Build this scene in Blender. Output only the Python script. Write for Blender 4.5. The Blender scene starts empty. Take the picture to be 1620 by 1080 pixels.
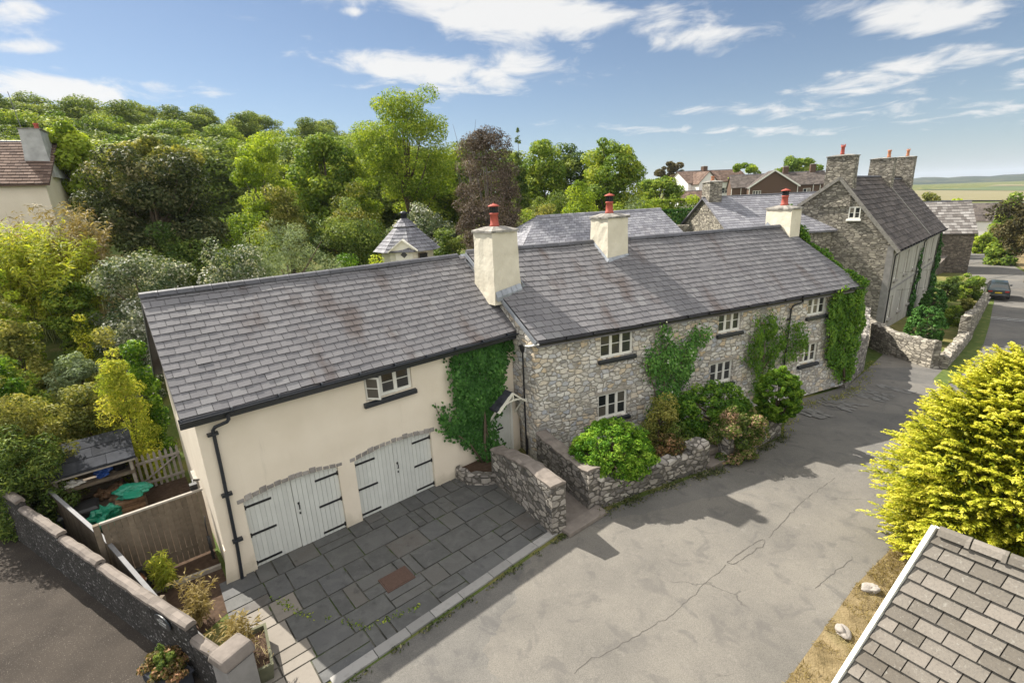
import bpy, bmesh, math, random
import numpy as np
from mathutils import Vector, Matrix
rad = math.radians
SC = bpy.context.scene
COL = SC.collection

# ------------------------------------------------------------------ camera
F, PIT, ROL, CH = 773.965, 0.280077, -0.0471330, 8.60909
fwd = np.array([0, math.cos(PIT), -math.sin(PIT)])
_r0 = np.array([1.0, 0, 0]); _u0 = np.cross(_r0, fwd)
rgt = math.cos(ROL)*_r0 + math.sin(ROL)*_u0
upv = -math.sin(ROL)*_r0 + math.cos(ROL)*_u0
cam = bpy.data.cameras.new('camera'); camo = bpy.data.objects.new('camera', cam); COL.objects.link(camo)
cam.sensor_width = 36; cam.lens = F/1620*36; cam.clip_start = .1; cam.clip_end = 20000
camo.matrix_world = Matrix([[rgt[0], upv[0], -fwd[0], 0], [rgt[1], upv[1], -fwd[1], 0], [rgt[2], upv[2], -fwd[2], CH], [0, 0, 0, 1]])
SC.camera = camo
SC.view_settings.view_transform = 'Standard'; SC.view_settings.look = 'None'
SC.view_settings.gamma = 1; SC.view_settings.exposure = 1.0
SC.render.engine = 'CYCLES'
SC.cycles.max_bounces = 6; SC.cycles.transparent_max_bounces = 8
SC.cycles.diffuse_bounces = 3; SC.cycles.glossy_bounces = 3; SC.cycles.transmission_bounces = 4
SUN_EL, SUN_AZ = 44.0, -52.0        # degrees; azimuth clockwise from +Y
SKY, SUN = .05, 5.0

# ------------------------------------------------------------------ pixel rays (used to place things in the world)
CAM = np.array([0, 0, CH])
def ray(px, py): return fwd + (px-810)/F*rgt - (py-540)/F*upv
def G(px, py, z=0.0):
    d = ray(px, py); return CAM + d*((z-CH)/d[2])
def at(px, py, D):
    d = ray(px, py); return CAM + d*(D/math.hypot(d[0], d[1]))
def sstep(a, b, x):
    t = np.clip((np.asarray(x, float)-a)/(b-a), 0, 1); return t*t*(3-2*t)
GO = np.array([-7.08, 9.94]); GY = 0.69151
gc, gs = math.cos(GY), math.sin(GY)
def gz(x, y):
    x = np.asarray(x, float); y = np.asarray(y, float)
    b = -gs*(x-GO[0]) + gc*(y-GO[1])
    az = np.degrees(np.arctan2(x, np.maximum(y, .01)))
    m = (1-sstep(33, 40, az))*np.where(x < 0, sstep(-.3, 2.6, (x+17.5)*.499+(y-13.8)*.867), 1)
    s = .75*x+.66*y
    side = 1-sstep(2, 22, b)*m
    slope = (-np.clip(s-18, 0, 54)*.07 - np.clip(s-72, 0, 1e9)*.012*np.exp(-np.clip(s-72, 0, 1e9)/600))*side
    rise = (3.6*sstep(6.8, 18, b) + .035*np.clip(b-18, 0, 100))*m
    hill = 14*sstep(48, 110, b)*(1-sstep(-14, 6, az))
    return slope+rise+hill
def gzs(x, y): return float(gz(x, y))
def GG(px, py):
    d = ray(px, py); ts = np.concatenate([np.linspace(3, 150, 4000), np.linspace(150, 1500, 3000), np.linspace(1500, 9000, 2500)])
    P = CAM+ts[:, None]*d; i = np.argmax(P[:, 2] < gz(P[:, 0], P[:, 1])); return P[i]
def gw(a, b, z=0):                    # garage frame -> world
    return np.array([GO[0]+gc*a-gs*b, GO[1]+gs*a+gc*b, z])

# ------------------------------------------------------------------ world: sky and clouds
W = bpy.data.worlds.new('World'); SC.world = W; W.use_nodes = True
wt = W.node_tree; wt.nodes.clear()
def wn(t, **k):
    n = wt.nodes.new(t)
    for a, v in k.items(): setattr(n, a, v)
    return n
def wm(op, a, b=None, c=None):
    n = wn('ShaderNodeMath', operation=op)
    for i, v in enumerate((a, b, c)):
        if v is None: continue
        if isinstance(v, (int, float)): n.inputs[i].default_value = v
        else: wt.links.new(v, n.inputs[i])
    return n.outputs[0]
sky = wn('ShaderNodeTexSky'); sky.sky_type = 'NISHITA'; sky.sun_disc = False
sky.sun_elevation = rad(SUN_EL); sky.sun_rotation = rad(SUN_AZ)
sky.air_density = .9; sky.dust_density = .2; sky.ozone_density = 2.2
tc = wn('ShaderNodeTexCoord'); sx = wn('ShaderNodeSeparateXYZ'); wt.links.new(tc.outputs['Generated'], sx.inputs[0])
X, Y, Z = sx.outputs
AZ = wm('ARCTAN2', X, Y); EL = wm('ARCSINE', wm('MINIMUM', wm('MAXIMUM', Z, -1), 1))
zz = wm('ADD', wm('MAXIMUM', Z, 0), .12)
cv = wn('ShaderNodeCombineXYZ'); wt.links.new(wm('DIVIDE', X, zz), cv.inputs[0]); wt.links.new(wm('DIVIDE', Y, zz), cv.inputs[1])
nz = wn('ShaderNodeTexNoise'); nz.inputs['Scale'].default_value = 3.0; nz.inputs['Detail'].default_value = 9; nz.inputs['Roughness'].default_value = .6; nz.inputs['Distortion'].default_value = .5
wt.links.new(cv.outputs[0], nz.inputs['Vector'])
nz2 = wn('ShaderNodeTexNoise'); nz2.inputs['Scale'].default_value = .55; nz2.inputs['Detail'].default_value = 4
wt.links.new(cv.outputs[0], nz2.inputs['Vector'])
CL = [  # cloud banks: px, py, half width px, half height px, slope, weight
    (820, 22, 270, 42, .03, 1.0), (1090, 58, 85, 20, -.10, .8), (700, 112, 165, 30, .02, 1.0), (110, 142, 170, 24, .04, 1.0),
    (30, 20, 60, 26, 0, .9), (40, 75, 50, 13, 0, .6), (1430, 112, 240, 26, -.21, .8), (1450, 22, 170, 34, .0, 1.0), (1300, 175, 330, 18, -.03, .55),
    (1120, 205, 260, 10, .0, .4), (560, 18, 30, 9, 0, .6), (95, 112, 40, 10, .2, .6), (1610, 122, 40, 16, 0, .6), (930, 72, 50, 12, 0, .6), (1560, 170, 120, 16, 0, .5)]
acc = None
def azel(px, py):
    d = ray(px, py); return math.atan2(d[0], d[1]), math.asin(d[2]/np.linalg.norm(d))
for px, py, hw, hh, sl, wgt in CL:
    a0, e0 = azel(px, py); a1, e1 = azel(px+hw, py+sl*hw); a2, e2 = azel(px, py-hh)
    sa = abs(a1-a0)*1.0; se = abs(e2-e0)*1.05; k = (e1-e0)/(a1-a0)
    da = wm('SUBTRACT', AZ, a0); de = wm('SUBTRACT', wm('SUBTRACT', EL, e0), wm('MULTIPLY', da, k))
    q = wm('ADD', wm('POWER', wm('ABSOLUTE', wm('DIVIDE', da, sa)), 2.0), wm('POWER', wm('ABSOLUTE', wm('DIVIDE', de, se)), 2.0))
    g = wm('MULTIPLY', wm('EXPONENT', wm('MULTIPLY', q, -.8)), wgt)
    acc = g if acc is None else wm('MAXIMUM', acc, g)
dens = wm('ADD', wm('MULTIPLY', acc, .78), wm('MULTIPLY', wm('SUBTRACT', nz.outputs[0], .5), 1.75))
dens = wm('ADD', dens, wm('MULTIPLY', wm('SUBTRACT', nz2.outputs[0], .55), .35))
def wstep(v, a, b):
    n = wn('ShaderNodeMapRange', interpolation_type='SMOOTHSTEP'); n.inputs[1].default_value = a; n.inputs[2].default_value = b; wt.links.new(v, n.inputs[0]); return n.outputs[0]
# cloud cover added out of view, overhead and behind the viewer, to fill the shade
over = wm('MAXIMUM', wstep(EL, .52, .85), wm('MULTIPLY', wstep(wm('MULTIPLY', Y, -1), -.2, .35), wstep(EL, .02, .15)))
dens = wm('ADD', dens, wm('MULTIPLY', over, .85))
mr = wn('ShaderNodeMapRange', interpolation_type='SMOOTHSTEP'); mr.inputs[1].default_value = .2; mr.inputs[2].default_value = .68
wt.links.new(dens, mr.inputs[0])
fac = wm('MULTIPLY', mr.outputs[0], .93)
mx = wn('ShaderNodeMix', data_type='RGBA'); mx.clamp_factor = True
hz_mix = wn('ShaderNodeMix', data_type='RGBA'); hz_mix.clamp_factor = True   # thin pale layer of haze low over the horizon
wt.links.new(wm('MULTIPLY', wm('EXPONENT', wm('MULTIPLY', wm('MAXIMUM', EL, 0), -9.0)), .55), hz_mix.inputs[0])
wt.links.new(sky.outputs[0], hz_mix.inputs[6]); hz_mix.inputs[7].default_value = (3.5, 4.7, 5.7, 1)
wt.links.new(fac, mx.inputs[0]); wt.links.new(hz_mix.outputs[2], mx.inputs[6]); ccol = wn('ShaderNodeMix', data_type='RGBA'); wt.links.new(over, ccol.inputs[0]); ccol.inputs[6].default_value = (9.3, 9.2, 9.0, 1); ccol.inputs[7].default_value = (14.5, 14.3, 14.0, 1)  # added clouds out of view are brighter, to lift the shaded walls
wt.links.new(ccol.outputs[2], mx.inputs[7])
bg = wn('ShaderNodeBackground'); bg.inputs[1].default_value = SKY; wt.links.new(mx.outputs[2], bg.inputs[0])
wo = wn('ShaderNodeOutputWorld'); wt.links.new(bg.outputs[0], wo.inputs[0])

sun = bpy.data.lights.new('sun', 'SUN'); sun.energy = SUN; sun.angle = rad(.5); sun.color = (1, .94, .84)
suno = bpy.data.objects.new('sun', sun); COL.objects.link(suno)
_sv = Vector((math.sin(rad(SUN_AZ))*math.cos(rad(SUN_EL)), math.cos(rad(SUN_AZ))*math.cos(rad(SUN_EL)), math.sin(rad(SUN_EL))))
suno.rotation_euler = _sv.to_track_quat('Z', 'Y').to_euler(); suno.location = (0, 40, 60)

# ------------------------------------------------------------------ materials
class NT:
    def __init__(s, name):
        s.m = bpy.data.materials.new(name); s.m.use_nodes = True; s.t = s.m.node_tree; s.t.nodes.clear()
        s.out = s.n('ShaderNodeOutputMaterial'); s.b = s.n('ShaderNodeBsdfPrincipled'); s.l(s.b.outputs[0], s.out.inputs[0])
        s.b.inputs['Roughness'].default_value = .8; s.b.inputs['Specular IOR Level'].default_value = .3
        s._obj = None
    def n(s, t, **k):
        n = s.t.nodes.new(t)
        for a, v in k.items(): setattr(n, a, v)
        return n
    def l(s, a, b): s.t.links.new(a, b)
    def put(s, sock, v):
        if isinstance(v, (int, float)): sock.default_value = v
        elif isinstance(v, tuple): sock.default_value = v if len(v) != 3 or sock.type == 'VECTOR' else (*v, 1)
        else: s.l(v, sock)
    def obj(s, scale=(1, 1, 1), rot=(0, 0, 0)):
        c = s.n('ShaderNodeTexCoord'); m = s.n('ShaderNodeMapping'); m.inputs['Scale'].default_value = scale; m.inputs['Rotation'].default_value = rot
        s.l(c.outputs['Object'], m.inputs[0]); return m.outputs[0]
    def noise(s, scale, detail=4, vec=None, rough=.55, dist=0):
        n = s.n('ShaderNodeTexNoise'); n.inputs['Scale'].default_value = scale; n.inputs['Detail'].default_value = detail
        n.inputs['Roughness'].default_value = rough; n.inputs['Distortion'].default_value = dist
        s.l(vec if vec is not None else s.obj(), n.inputs['Vector']); return n.outputs[0]
    def math(s, op, a, b=0.0, clamp=False):
        n = s.n('ShaderNodeMath', operation=op); n.use_clamp = clamp; s.put(n.inputs[0], a); s.put(n.inputs[1], b); return n.outputs[0]
    def ramp(s, fac, stops, interp='LINEAR'):
        r = s.n('ShaderNodeValToRGB'); cr = r.color_ramp; cr.interpolation = interp
        while len(cr.elements) < len(stops): cr.elements.new(.5)
        for e, (p, c) in zip(cr.elements, stops):
            e.position = p; e.color = (*c, 1) if len(c) == 3 else c
        s.put(r.inputs[0], fac); return r.outputs[0]
    def step(s, v, a, b):
        n = s.n('ShaderNodeMapRange', interpolation_type='SMOOTHSTEP'); n.inputs[1].default_value = a; n.inputs[2].default_value = b
        s.put(n.inputs[0], v); return n.outputs[0]
    def mix(s, f, a, b, mode='MIX'):
        n = s.n('ShaderNodeMix', data_type='RGBA', blend_type=mode); n.clamp_factor = True
        s.put(n.inputs[0], f); s.put(n.inputs[6], a); s.put(n.inputs[7], b); return n.outputs[2]
    def attr(s, name='rnd'):
        a = s.n('ShaderNodeAttribute'); a.attribute_name = name; return a.outputs['Fac']
    def bump(s, h, strength=.5, dist=.02):
        b = s.n('ShaderNodeBump'); b.inputs['Strength'].default_value = strength; b.inputs['Distance'].default_value = dist
        s.l(h, b.inputs['Height']); s.l(b.outputs[0], s.b.inputs['Normal'])
    def col(s, c): s.put(s.b.inputs['Base Color'], c)
    def set(s, rough=None, spec=None, metal=None):
        if rough is not None: s.put(s.b.inputs['Roughness'], rough)
        if spec is not None: s.b.inputs['Specular IOR Level'].default_value = spec
        if metal is not None: s.b.inputs['Metallic'].default_value = metal
        return s.m
M = {}
def plain(name, c, rough=.7, spec=.3, metal=0, var=.25, scale=6, bump=0):
    t = NT(name); n = t.noise(scale, 6)
    lo = tuple(x*(1-var) for x in c); hi = tuple(min(1, x*(1+var)) for x in c)
    base = t.ramp(n, [(.3, lo), (.7, hi)])
    r = t.attr(); base = t.mix(.5, base, t.ramp(r, [(0, lo), (1, hi)]))
    t.col(base)
    if bump: t.bump(t.noise(scale*5, 5), bump, .01)
    M[name] = t.set(rough, spec, metal); return M[name]
def leafmat(name, stops, transl=.35, rough=.6, spec=.12):
    t = NT(name); r = t.attr(); c = t.ramp(r, stops); t.col(c); t.set(rough, spec)
    tr = t.n('ShaderNodeBsdfTranslucent'); t.l(t.mix(1.0, c, (1.25, 1.2, .55, 1), 'MULTIPLY'), tr.inputs[0])
    m = t.n('ShaderNodeMixShader'); m.inputs[0].default_value = transl
    t.l(t.b.outputs[0], m.inputs[1]); t.l(tr.outputs[0], m.inputs[2]); t.l(m.outputs[0], t.out.inputs[0])
    M[name] = t.m; return t.m
def slatemat(name, cols, stain=(.09, .065, .055), streak=.35, lichen=(.3, .3, .27), lam=.0, rough=.72, seed=0):
    t = NT(name); r = t.attr(); base = t.ramp(r, cols)
    v = t.obj((1, .35, .35)); n1 = t.noise(1.1, 5, v); n2 = t.noise(6, 6, t.obj((1, .25, .25)), .65)
    base = t.mix(t.math('MULTIPLY', t.step(n2, .5, .75), streak), base, (.225, .218, .22))
    base = t.mix(t.math('MULTIPLY', t.step(n1, .52, .72), .7), base, stain)
    n3 = t.noise(22, 5, None, .7); base = t.mix(t.math('MULTIPLY', t.step(n3, .62-lam, .72-lam), .6), base, lichen)
    base = t.mix(t.math('MULTIPLY', t.step(t.noise(45, 3), .45, .7), .25), base, (.05, .05, .055))
    base = t.mix(t.step(r, -.2, -.6), base, (.022, .02, .02))  # exposed slate edges painted near-black: shadow gaps and grime between courses
    t.col(base); t.bump(t.noise(30, 6), .25, .01); M[name] = t.set(rough, .2); return t.m
def stonemat(name, sc=(.30, .30, .17), cols=None, joint=(.20, .18, .155), jw=.07, bump=.9, dirt=.3, warm=.5):
    t = NT(name); v = t.obj(tuple(1/x for x in sc))
    dn = t.n('ShaderNodeTexNoise'); dn.inputs['Scale'].default_value = 1.1; dn.inputs['Detail'].default_value = 3; t.l(v, dn.inputs['Vector'])
    vm = t.n('ShaderNodeVectorMath', operation='MULTIPLY_ADD'); t.l(dn.outputs['Color'], vm.inputs[0]); vm.inputs[1].default_value = (.5, .5, .5); t.l(v, vm.inputs[2])
    vo = t.n('ShaderNodeTexVoronoi'); vo.feature = 'F1'; t.l(vm.outputs[0], vo.inputs['Vector']); vo.inputs['Scale'].default_value = 1; vo.inputs['Randomness'].default_value = .9
    v2 = t.n('ShaderNodeTexVoronoi'); v2.feature = 'F2'; t.l(vm.outputs[0], v2.inputs['Vector']); v2.inputs['Scale'].default_value = 1; v2.inputs['Randomness'].default_value = .9
    for q in (vo, v2): q.distance = 'MINKOWSKI'; q.inputs['Exponent'].default_value = 5
    edge = t.math('MULTIPLY', t.math('SUBTRACT', v2.outputs['Distance'], vo.outputs['Distance']), .6)
    sp = t.n('ShaderNodeSeparateColor'); t.l(vo.outputs['Color'], sp.inputs[0])
    base = t.ramp(sp.outputs[0], cols)
    fine = t.noise(14, 7, None, .65)
    base = t.mix(.75, base, t.ramp(fine, [(.25, (.62, .61, .60)), (.5, (1, 1, 1)), (.75, (1.22, 1.2, 1.18))]), 'MULTIPLY')
    base = t.mix(t.math('MULTIPLY', t.step(t.noise(1.2, 5), .5, .72), dirt), base, (.10, .095, .085))
    e = t.math('ADD', edge, t.math('MULTIPLY', t.math('SUBTRACT', t.noise(11, 5), .5), .07))
    jf = t.step(e, jw*.35, jw*1.3)
    jn = t.ramp(t.noise(3, 5), [(.3, tuple(x*.7 for x in joint)), (.7, tuple(x*1.25 for x in joint))])
    t.col(t.mix(jf, jn, base))
    h = t.math('ADD', t.step(e, 0, .11), t.math('MULTIPLY', fine, .5)); h = t.math('ADD', h, t.math('MULTIPLY', sp.outputs[1], .35))
    t.bump(h, bump, .035); M[name] = t.set(.85, .2); return t.m

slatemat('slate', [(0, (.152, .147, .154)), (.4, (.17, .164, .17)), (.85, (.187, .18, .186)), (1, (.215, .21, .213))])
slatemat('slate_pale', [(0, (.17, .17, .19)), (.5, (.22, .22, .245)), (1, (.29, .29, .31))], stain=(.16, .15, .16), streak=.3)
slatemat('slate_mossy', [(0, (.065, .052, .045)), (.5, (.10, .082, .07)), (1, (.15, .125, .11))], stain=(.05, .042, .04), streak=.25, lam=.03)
slatemat('stone_tiles', [(0, (.12, .105, .095)), (.5, (.21, .19, .175)), (1, (.36, .34, .32))], stain=(.10, .085, .08), lam=.06)
slatemat('brown_tiles', [(0, (.10, .065, .05)), (.5, (.15, .10, .075)), (1, (.20, .14, .11))], stain=(.08, .055, .045), streak=.08, lichen=(.2, .17, .14), rough=.95)
slatemat('concrete_tiles', [(0, (.135, .12, .10)), (.5, (.18, .162, .138)), (1, (.225, .20, .172))], stain=(.10, .085, .068), streak=.06, lichen=(.30, .285, .25), lam=.05, rough=.95)
stonemat('cottage_stone', (.26, .26, .155), [(0, (.30, .29, .27)), (.16, (.50, .47, .42)), (.36, (.66, .62, .55)), (.54, (.58, .46, .31)), (.6, (.64, .60, .53)), (.74, (.42, .43, .46)), (.84, (.74, .71, .65)), (1, (.54, .50, .43))], (.34, .31, .265), .055, dirt=.12)
stonemat('wall_stone', (.27, .27, .15), [(0, (.10, .095, .09)), (.3, (.24, .22, .20)), (.55, (.36, .33, .29)), (.8, (.27, .25, .23)), (1, (.48, .45, .40))], (.12, .11, .095), .08, dirt=.55)
stonemat('house_stone', (.36, .36, .14), [(0, (.12, .11, .095)), (.25, (.28, .255, .21)), (.5, (.40, .365, .30)), (.75, (.24, .22, .19)), (1, (.5, .46, .38))], (.15, .135, .11), .09, dirt=.4)
stonemat('barn_stone', (.4, .4, .2), [(0, (.09, .075, .06)), (.5, (.17, .145, .115)), (1, (.25, .21, .17))], (.10, .085, .07), .08)
stonemat('render_chip', (.06, .06, .05), [(0, (.03, .028, .027)), (.6, (.06, .055, .052)), (.85, (.11, .105, .10)), (1, (.36, .35, .34))], (.042, .04, .037), .12, bump=.5, dirt=.5)
plain('arch_stone', (.27, .25, .23), .85, .2, var=.45, scale=9, bump=.6)
plain('coping', (.185, .16, .14), .9, .2, var=.35, scale=5, bump=.7)
plain('cap_mortar', (.25, .235, .21), .9, .2, var=.6, scale=9, bump=.8)
plain('white_paint', (.74, .73, .67), .45, .4, var=.05)
plain('cream_paint', (.72, .70, .60), .45, .4, var=.05)
plain('door_paint', (.58, .59, .55), .5, .4, var=.09, scale=3)
plain('black_paint', (.013, .013, .015), .4, .5, var=.2)
plain('navy_paint', (.016, .020, .027), .35, .5, var=.2)
plain('lead', (.30, .32, .35), .5, .5, .3, var=.3, scale=8)
plain('ridge_tile', (.085, .085, .095), .6, .4, var=.4, scale=12, bump=.3)
plain('dark_slate', (.045, .048, .056), .95, .1, var=.4, scale=5)
plain('terracotta', (.38, .085, .06), .7, .3, var=.25)
plain('orange_clay', (.46, .20, .11), .8, .3, var=.2)
plain('timber', (.155, .125, .092), .85, .2, var=.4, scale=9)
plain('grey_timber', (.33, .30, .26), .85, .2, var=.35, scale=9)
plain('green_timber', (.11, .11, .07), .85, .2, var=.35, scale=9)
plain('log_wood', (.27, .17, .10), .85, .2, var=.6, scale=14)
plain('galvanised', (.17, .17, .175), .7, .3, 0, var=.2)
plain('green_plastic', (.02, .27, .17), .35, .5, var=.25, scale=12)
plain('black_plastic', (.02, .02, .022), .4, .5, var=.3)
plain('blue_plastic', (.03, .09, .34), .4, .5)
plain('bark', (.11, .085, .06), .95, .1, var=.5, scale=12)
plain('bark_grey', (.16, .14, .12), .95, .1, var=.5, scale=12)
plain('rust', (.09, .055, .042), .85, .3, var=.3, scale=20, bump=.3)
plain('rock', (.42, .38, .34), .9, .2, var=.45, scale=7, bump=.8)
plain('dark_interior', (.012, .012, .013), .9, .1)
plain('soil', (.075, .05, .035), .98, .1, var=.6, scale=9, bump=.8)
plain('old_render', (.42, .42, .41), .9, .2, var=.45, scale=2)
plain('brown_render', (.115, .075, .055), .9, .2, var=.2, scale=20)
plain('white_render', (.74, .73, .69), .8, .2, var=.08)
plain('rubber', (.012, .012, .012), .8, .2)
plain('car_paint', (.055, .07, .075), .22, .6, .5, var=.1)
plain('car_trim', (.02, .02, .022), .5, .4)
plain('chrome', (.5, .5, .52), .2, .6, 1)
plain('yellow_plate', (.65, .46, .02), .5, .4, var=.05)
plain('tail_red', (.35, .02, .02), .25, .5)
plain('pebble_dash', (.24, .23, .22), .9, .2, var=.35, scale=3, bump=.4)
plain('white_marking', (.6, .6, .58), .8, .2, var=.3, scale=15)
plain('sign_dark', (.015, .022, .03), .3, .5)
# cream render with faint stains
t = NT('cream_render'); c = t.ramp(t.noise(.9, 6), [(.3, (.69, .61, .49)), (.7, (.77, .69, .57))])
c = t.mix(t.math('MULTIPLY', t.step(t.noise(3.2, 7, t.obj((1, 1, .4)), .7), .58, .8), .35), c, (.55, .48, .37))
tcz = t.n('ShaderNodeTexCoord'); sz_ = t.n('ShaderNodeSeparateXYZ'); t.l(tcz.outputs['Object'], sz_.inputs[0])
dz = t.math('ADD', sz_.outputs[2], t.math('MULTIPLY', t.noise(2.6, 6), .9))
c = t.mix(t.math('MULTIPLY', t.step(dz, .95, .45), .5), c, (.36, .32, .24))   # damp and dirt splashed along the foot of the wall
c = t.mix(t.math('MULTIPLY', t.step(t.noise(1.7, 7, t.obj((1.6, 1.6, .12)), .7), .6, .74), .4), c, (.5, .45, .36))
t.col(c); t.bump(t.math('ADD', t.noise(1.3, 5), t.math('MULTIPLY', t.noise(26, 4), .15)), .35, .05); M['cream_render'] = t.set(.9, .15)
t = NT('chimney_render'); c = t.ramp(t.noise(2, 6), [(.3, (.60, .55, .44)), (.7, (.70, .65, .53))])
c = t.mix(t.math('MULTIPLY', t.step(t.noise(2.5, 7, t.obj((2, 2, .5)), .7), .55, .78), .5), c, (.40, .36, .27))
c = t.mix(t.math('MULTIPLY', t.step(t.noise(9, 6, t.obj((1, 1, .6)), .7), .64, .72), .6), c, (.2, .17, .12))
t.col(c); t.bump(t.noise(4, 6), .6, .04); M['chimney_render'] = t.set(.9, .15)
t = NT('grey_render'); c = t.ramp(t.noise(1.1, 7, t.obj((1, 1, .25))), [(.3, (.30, .285, .25)), (.7, (.46, .44, .39))])
c = t.mix(t.math('MULTIPLY', t.step(t.noise(2.2, 7, t.obj((1.5, 1.5, .2)), .7), .52, .7), .6), c, (.22, .205, .18)); t.col(c); M['grey_render'] = t.set(.9, .15)
# glass
t = NT('window_glass'); r = t.attr(); t.col(t.ramp(r, [(0, (.015, .018, .02)), (.5, (.05, .052, .05)), (.8, (.14, .125, .10)), (1, (.30, .27, .22))])); t.set(.04, .6)  # warm pale end of the ramp paints reflections into some panes
t.bump(t.noise(2.5, 2), .06, .05); M['window_glass'] = t.m
# ground
t = NT('ground_grass'); a = t.noise(.12, 6); b = t.noise(1.4, 6, None, .65); f = t.math('ADD', t.math('MULTIPLY', a, .6), t.math('MULTIPLY', b, .4))
c = t.ramp(f, [(.32, (.045, .075, .018)), (.47, (.085, .115, .03)), (.56, (.17, .155, .055)), (.68, (.25, .20, .09))])
c = t.mix(t.math('MULTIPLY', t.step(t.noise(9, 5), .5, .75), .4), c, (.05, .05, .02)); t.col(c); t.bump(t.noise(14, 6), .8, .06); M['ground_grass'] = t.set(.95, .1)
t = NT('dry_grass'); f = t.noise(2.2, 7, None, .7); c = t.ramp(f, [(.28, (.08, .062, .03)), (.45, (.19, .145, .075)), (.6, (.27, .21, .115)), (.75, (.18, .13, .07))])
c = t.mix(t.math('MULTIPLY', t.step(t.noise(.9, 5), .55, .75), .5), c, (.12, .12, .045))
c = t.mix(t.math('MULTIPLY', t.step(t.noise(30, 4), .5, .7), .45), c, (.13, .09, .045)); t.col(c); t.bump(t.noise(35, 5), .9, .04); M['dry_grass'] = t.set(.95, .1)
t = NT('green_verge'); f = t.noise(2.2, 7, None, .7); c = t.ramp(f, [(.3, (.05, .085, .02)), (.55, (.10, .13, .035)), (.75, (.26, .22, .09))]); t.col(c); t.bump(t.noise(25, 5), .9, .04); M['green_verge'] = t.set(.95, .1)
# road
t = NT('road_asphalt'); f = t.noise(.5, 7, None, .6)
c = t.ramp(f, [(.3, (.115, .11, .101)), (.5, (.145, .137, .124)), (.7, (.17, .16, .142))])
c = t.mix(.7, c, t.ramp(t.noise(60, 3), [(.3, (.6, .6, .6)), (.7, (1.35, 1.35, 1.35))]), 'MULTIPLY')
c = t.mix(t.math('MULTIPLY', t.step(t.noise(1.6, 6, t.obj((1, 1, 1)), .6, .8), .52, .66), .6), c, (.095, .091, .087))
vo = t.n('ShaderNodeTexVoronoi'); vo.feature = 'DISTANCE_TO_EDGE'; vo.inputs['Scale'].default_value = .38
vv = t.n('ShaderNodeVectorMath', operation='MULTIPLY_ADD'); nn = t.n('ShaderNodeTexNoise'); nn.inputs['Scale'].default_value = 1.3; nn.inputs['Detail'].default_value = 7; o = t.obj((.55, 1, 1), (0, 0, -.75)); t.l(o, nn.inputs['Vector'])
t.l(nn.outputs['Color'], vv.inputs[0]); vv.inputs[1].default_value = (.8, .8, .8); t.l(o, vv.inputs[2]); t.l(vv.outputs[0], vo.inputs['Vector'])
cr = t.math('SUBTRACT', 1, t.step(vo.outputs['Distance'], .002, .006)); cr = t.math('MULTIPLY', cr, t.step(t.noise(.35, 3), .58, .66))
vp = t.n('ShaderNodeTexVoronoi'); vp.inputs['Scale'].default_value = .22; t.l(vv.outputs[0], vp.inputs['Vector']); sq = t.n('ShaderNodeSeparateColor'); t.l(vp.outputs['Color'], sq.inputs[0])
c = t.mix(1.0, c, t.ramp(sq.outputs[0], [(0, (.86, .87, .89)), (.5, (1, 1, 1)), (1, (1.1, 1.08, 1.05))]), 'MULTIPLY')   # old repairs of slightly different tone
c = t.mix(t.math('MULTIPLY', t.step(t.noise(22, 3, None, .6), .66, .72), .5), c, (.07, .066, .06)); c = t.mix(t.math('MULTIPLY', t.step(t.noise(3.5, 8, None, .75), .55, .7), .3), c, (.24, .225, .20))
c = t.mix(t.math('MULTIPLY', cr, .6), c, (.06, .056, .052)); t.col(c); t.bump(t.noise(70, 4), .5, .012); M['road_asphalt'] = t.set(.9, .2)
t = NT('drive_tarmac'); c = t.ramp(t.noise(1.2, 7), [(.3, (.036, .030, .025)), (.7, (.060, .050, .041))])
c = t.mix(t.math('MULTIPLY', t.step(t.noise(55, 2), .62, .7), .5), c, (.24, .21, .18)); t.col(c); t.bump(t.noise(70, 4), .5, .01); M['drive_tarmac'] = t.set(.95, .2)
# flagstones
t = NT('flagstone'); r = t.attr(); c = t.ramp(r, [(0, (0.074, 0.074, 0.072)), (.4, (0.090, 0.090, 0.086)), (.65, (0.103, 0.101, 0.095)), (.85, (0.087, 0.088, 0.089)), (.95, (0.110, 0.104, 0.094)), (1, (0.096, 0.086, 0.078))])
c = t.mix(t.math('MULTIPLY', t.step(t.noise(2.6, 7, None, .65, .6), .42, .68), .6), c, (.125, .125, .12))
c = t.mix(t.math('MULTIPLY', t.step(t.noise(4.5, 7), .55, .75), .5), c, (.038, .038, .037))
c = t.mix(t.math('MULTIPLY', t.step(t.noise(18, 5), .62, .72), .35), c, (.18, .175, .165)); t.col(c); t.bump(t.noise(8, 7), .35, .02); M['flagstone'] = t.set(.75, .3)
t = NT('sunlit_flagstone'); r = t.attr(); c = t.ramp(r, [(0, (.19, .17, .145)), (1, (.25, .225, .195))]); c = t.mix(t.math('MULTIPLY', t.step(t.noise(4.5, 7), .5, .75), .4), c, (.14, .125, .105)); t.col(c); t.bump(t.noise(10, 7), .3, .02); M['sunlit_flagstone'] = t.set(.85, .2)  # same flagstone as seen in sun, the light put into its colour
t = NT('kerb_concrete'); r = t.attr(); c = t.ramp(r, [(0, (.22, .215, .205)), (1, (.31, .30, .285))]); c = t.mix(t.math('MULTIPLY', t.step(t.noise(7, 7), .5, .75), .4), c, (.15, .145, .135)); t.col(c); t.bump(t.noise(20, 6), .4, .01); M['kerb_concrete'] = t.set(.85, .2)
t = NT('joint_mortar'); c = t.ramp(t.noise(1.6, 6), [(.4, (.045, .044, .037)), (.54, (.11, .105, .09)), (.62, (.06, .085, .025))]); t.col(c); M['joint_mortar'] = t.set(.95, .1)
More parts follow.
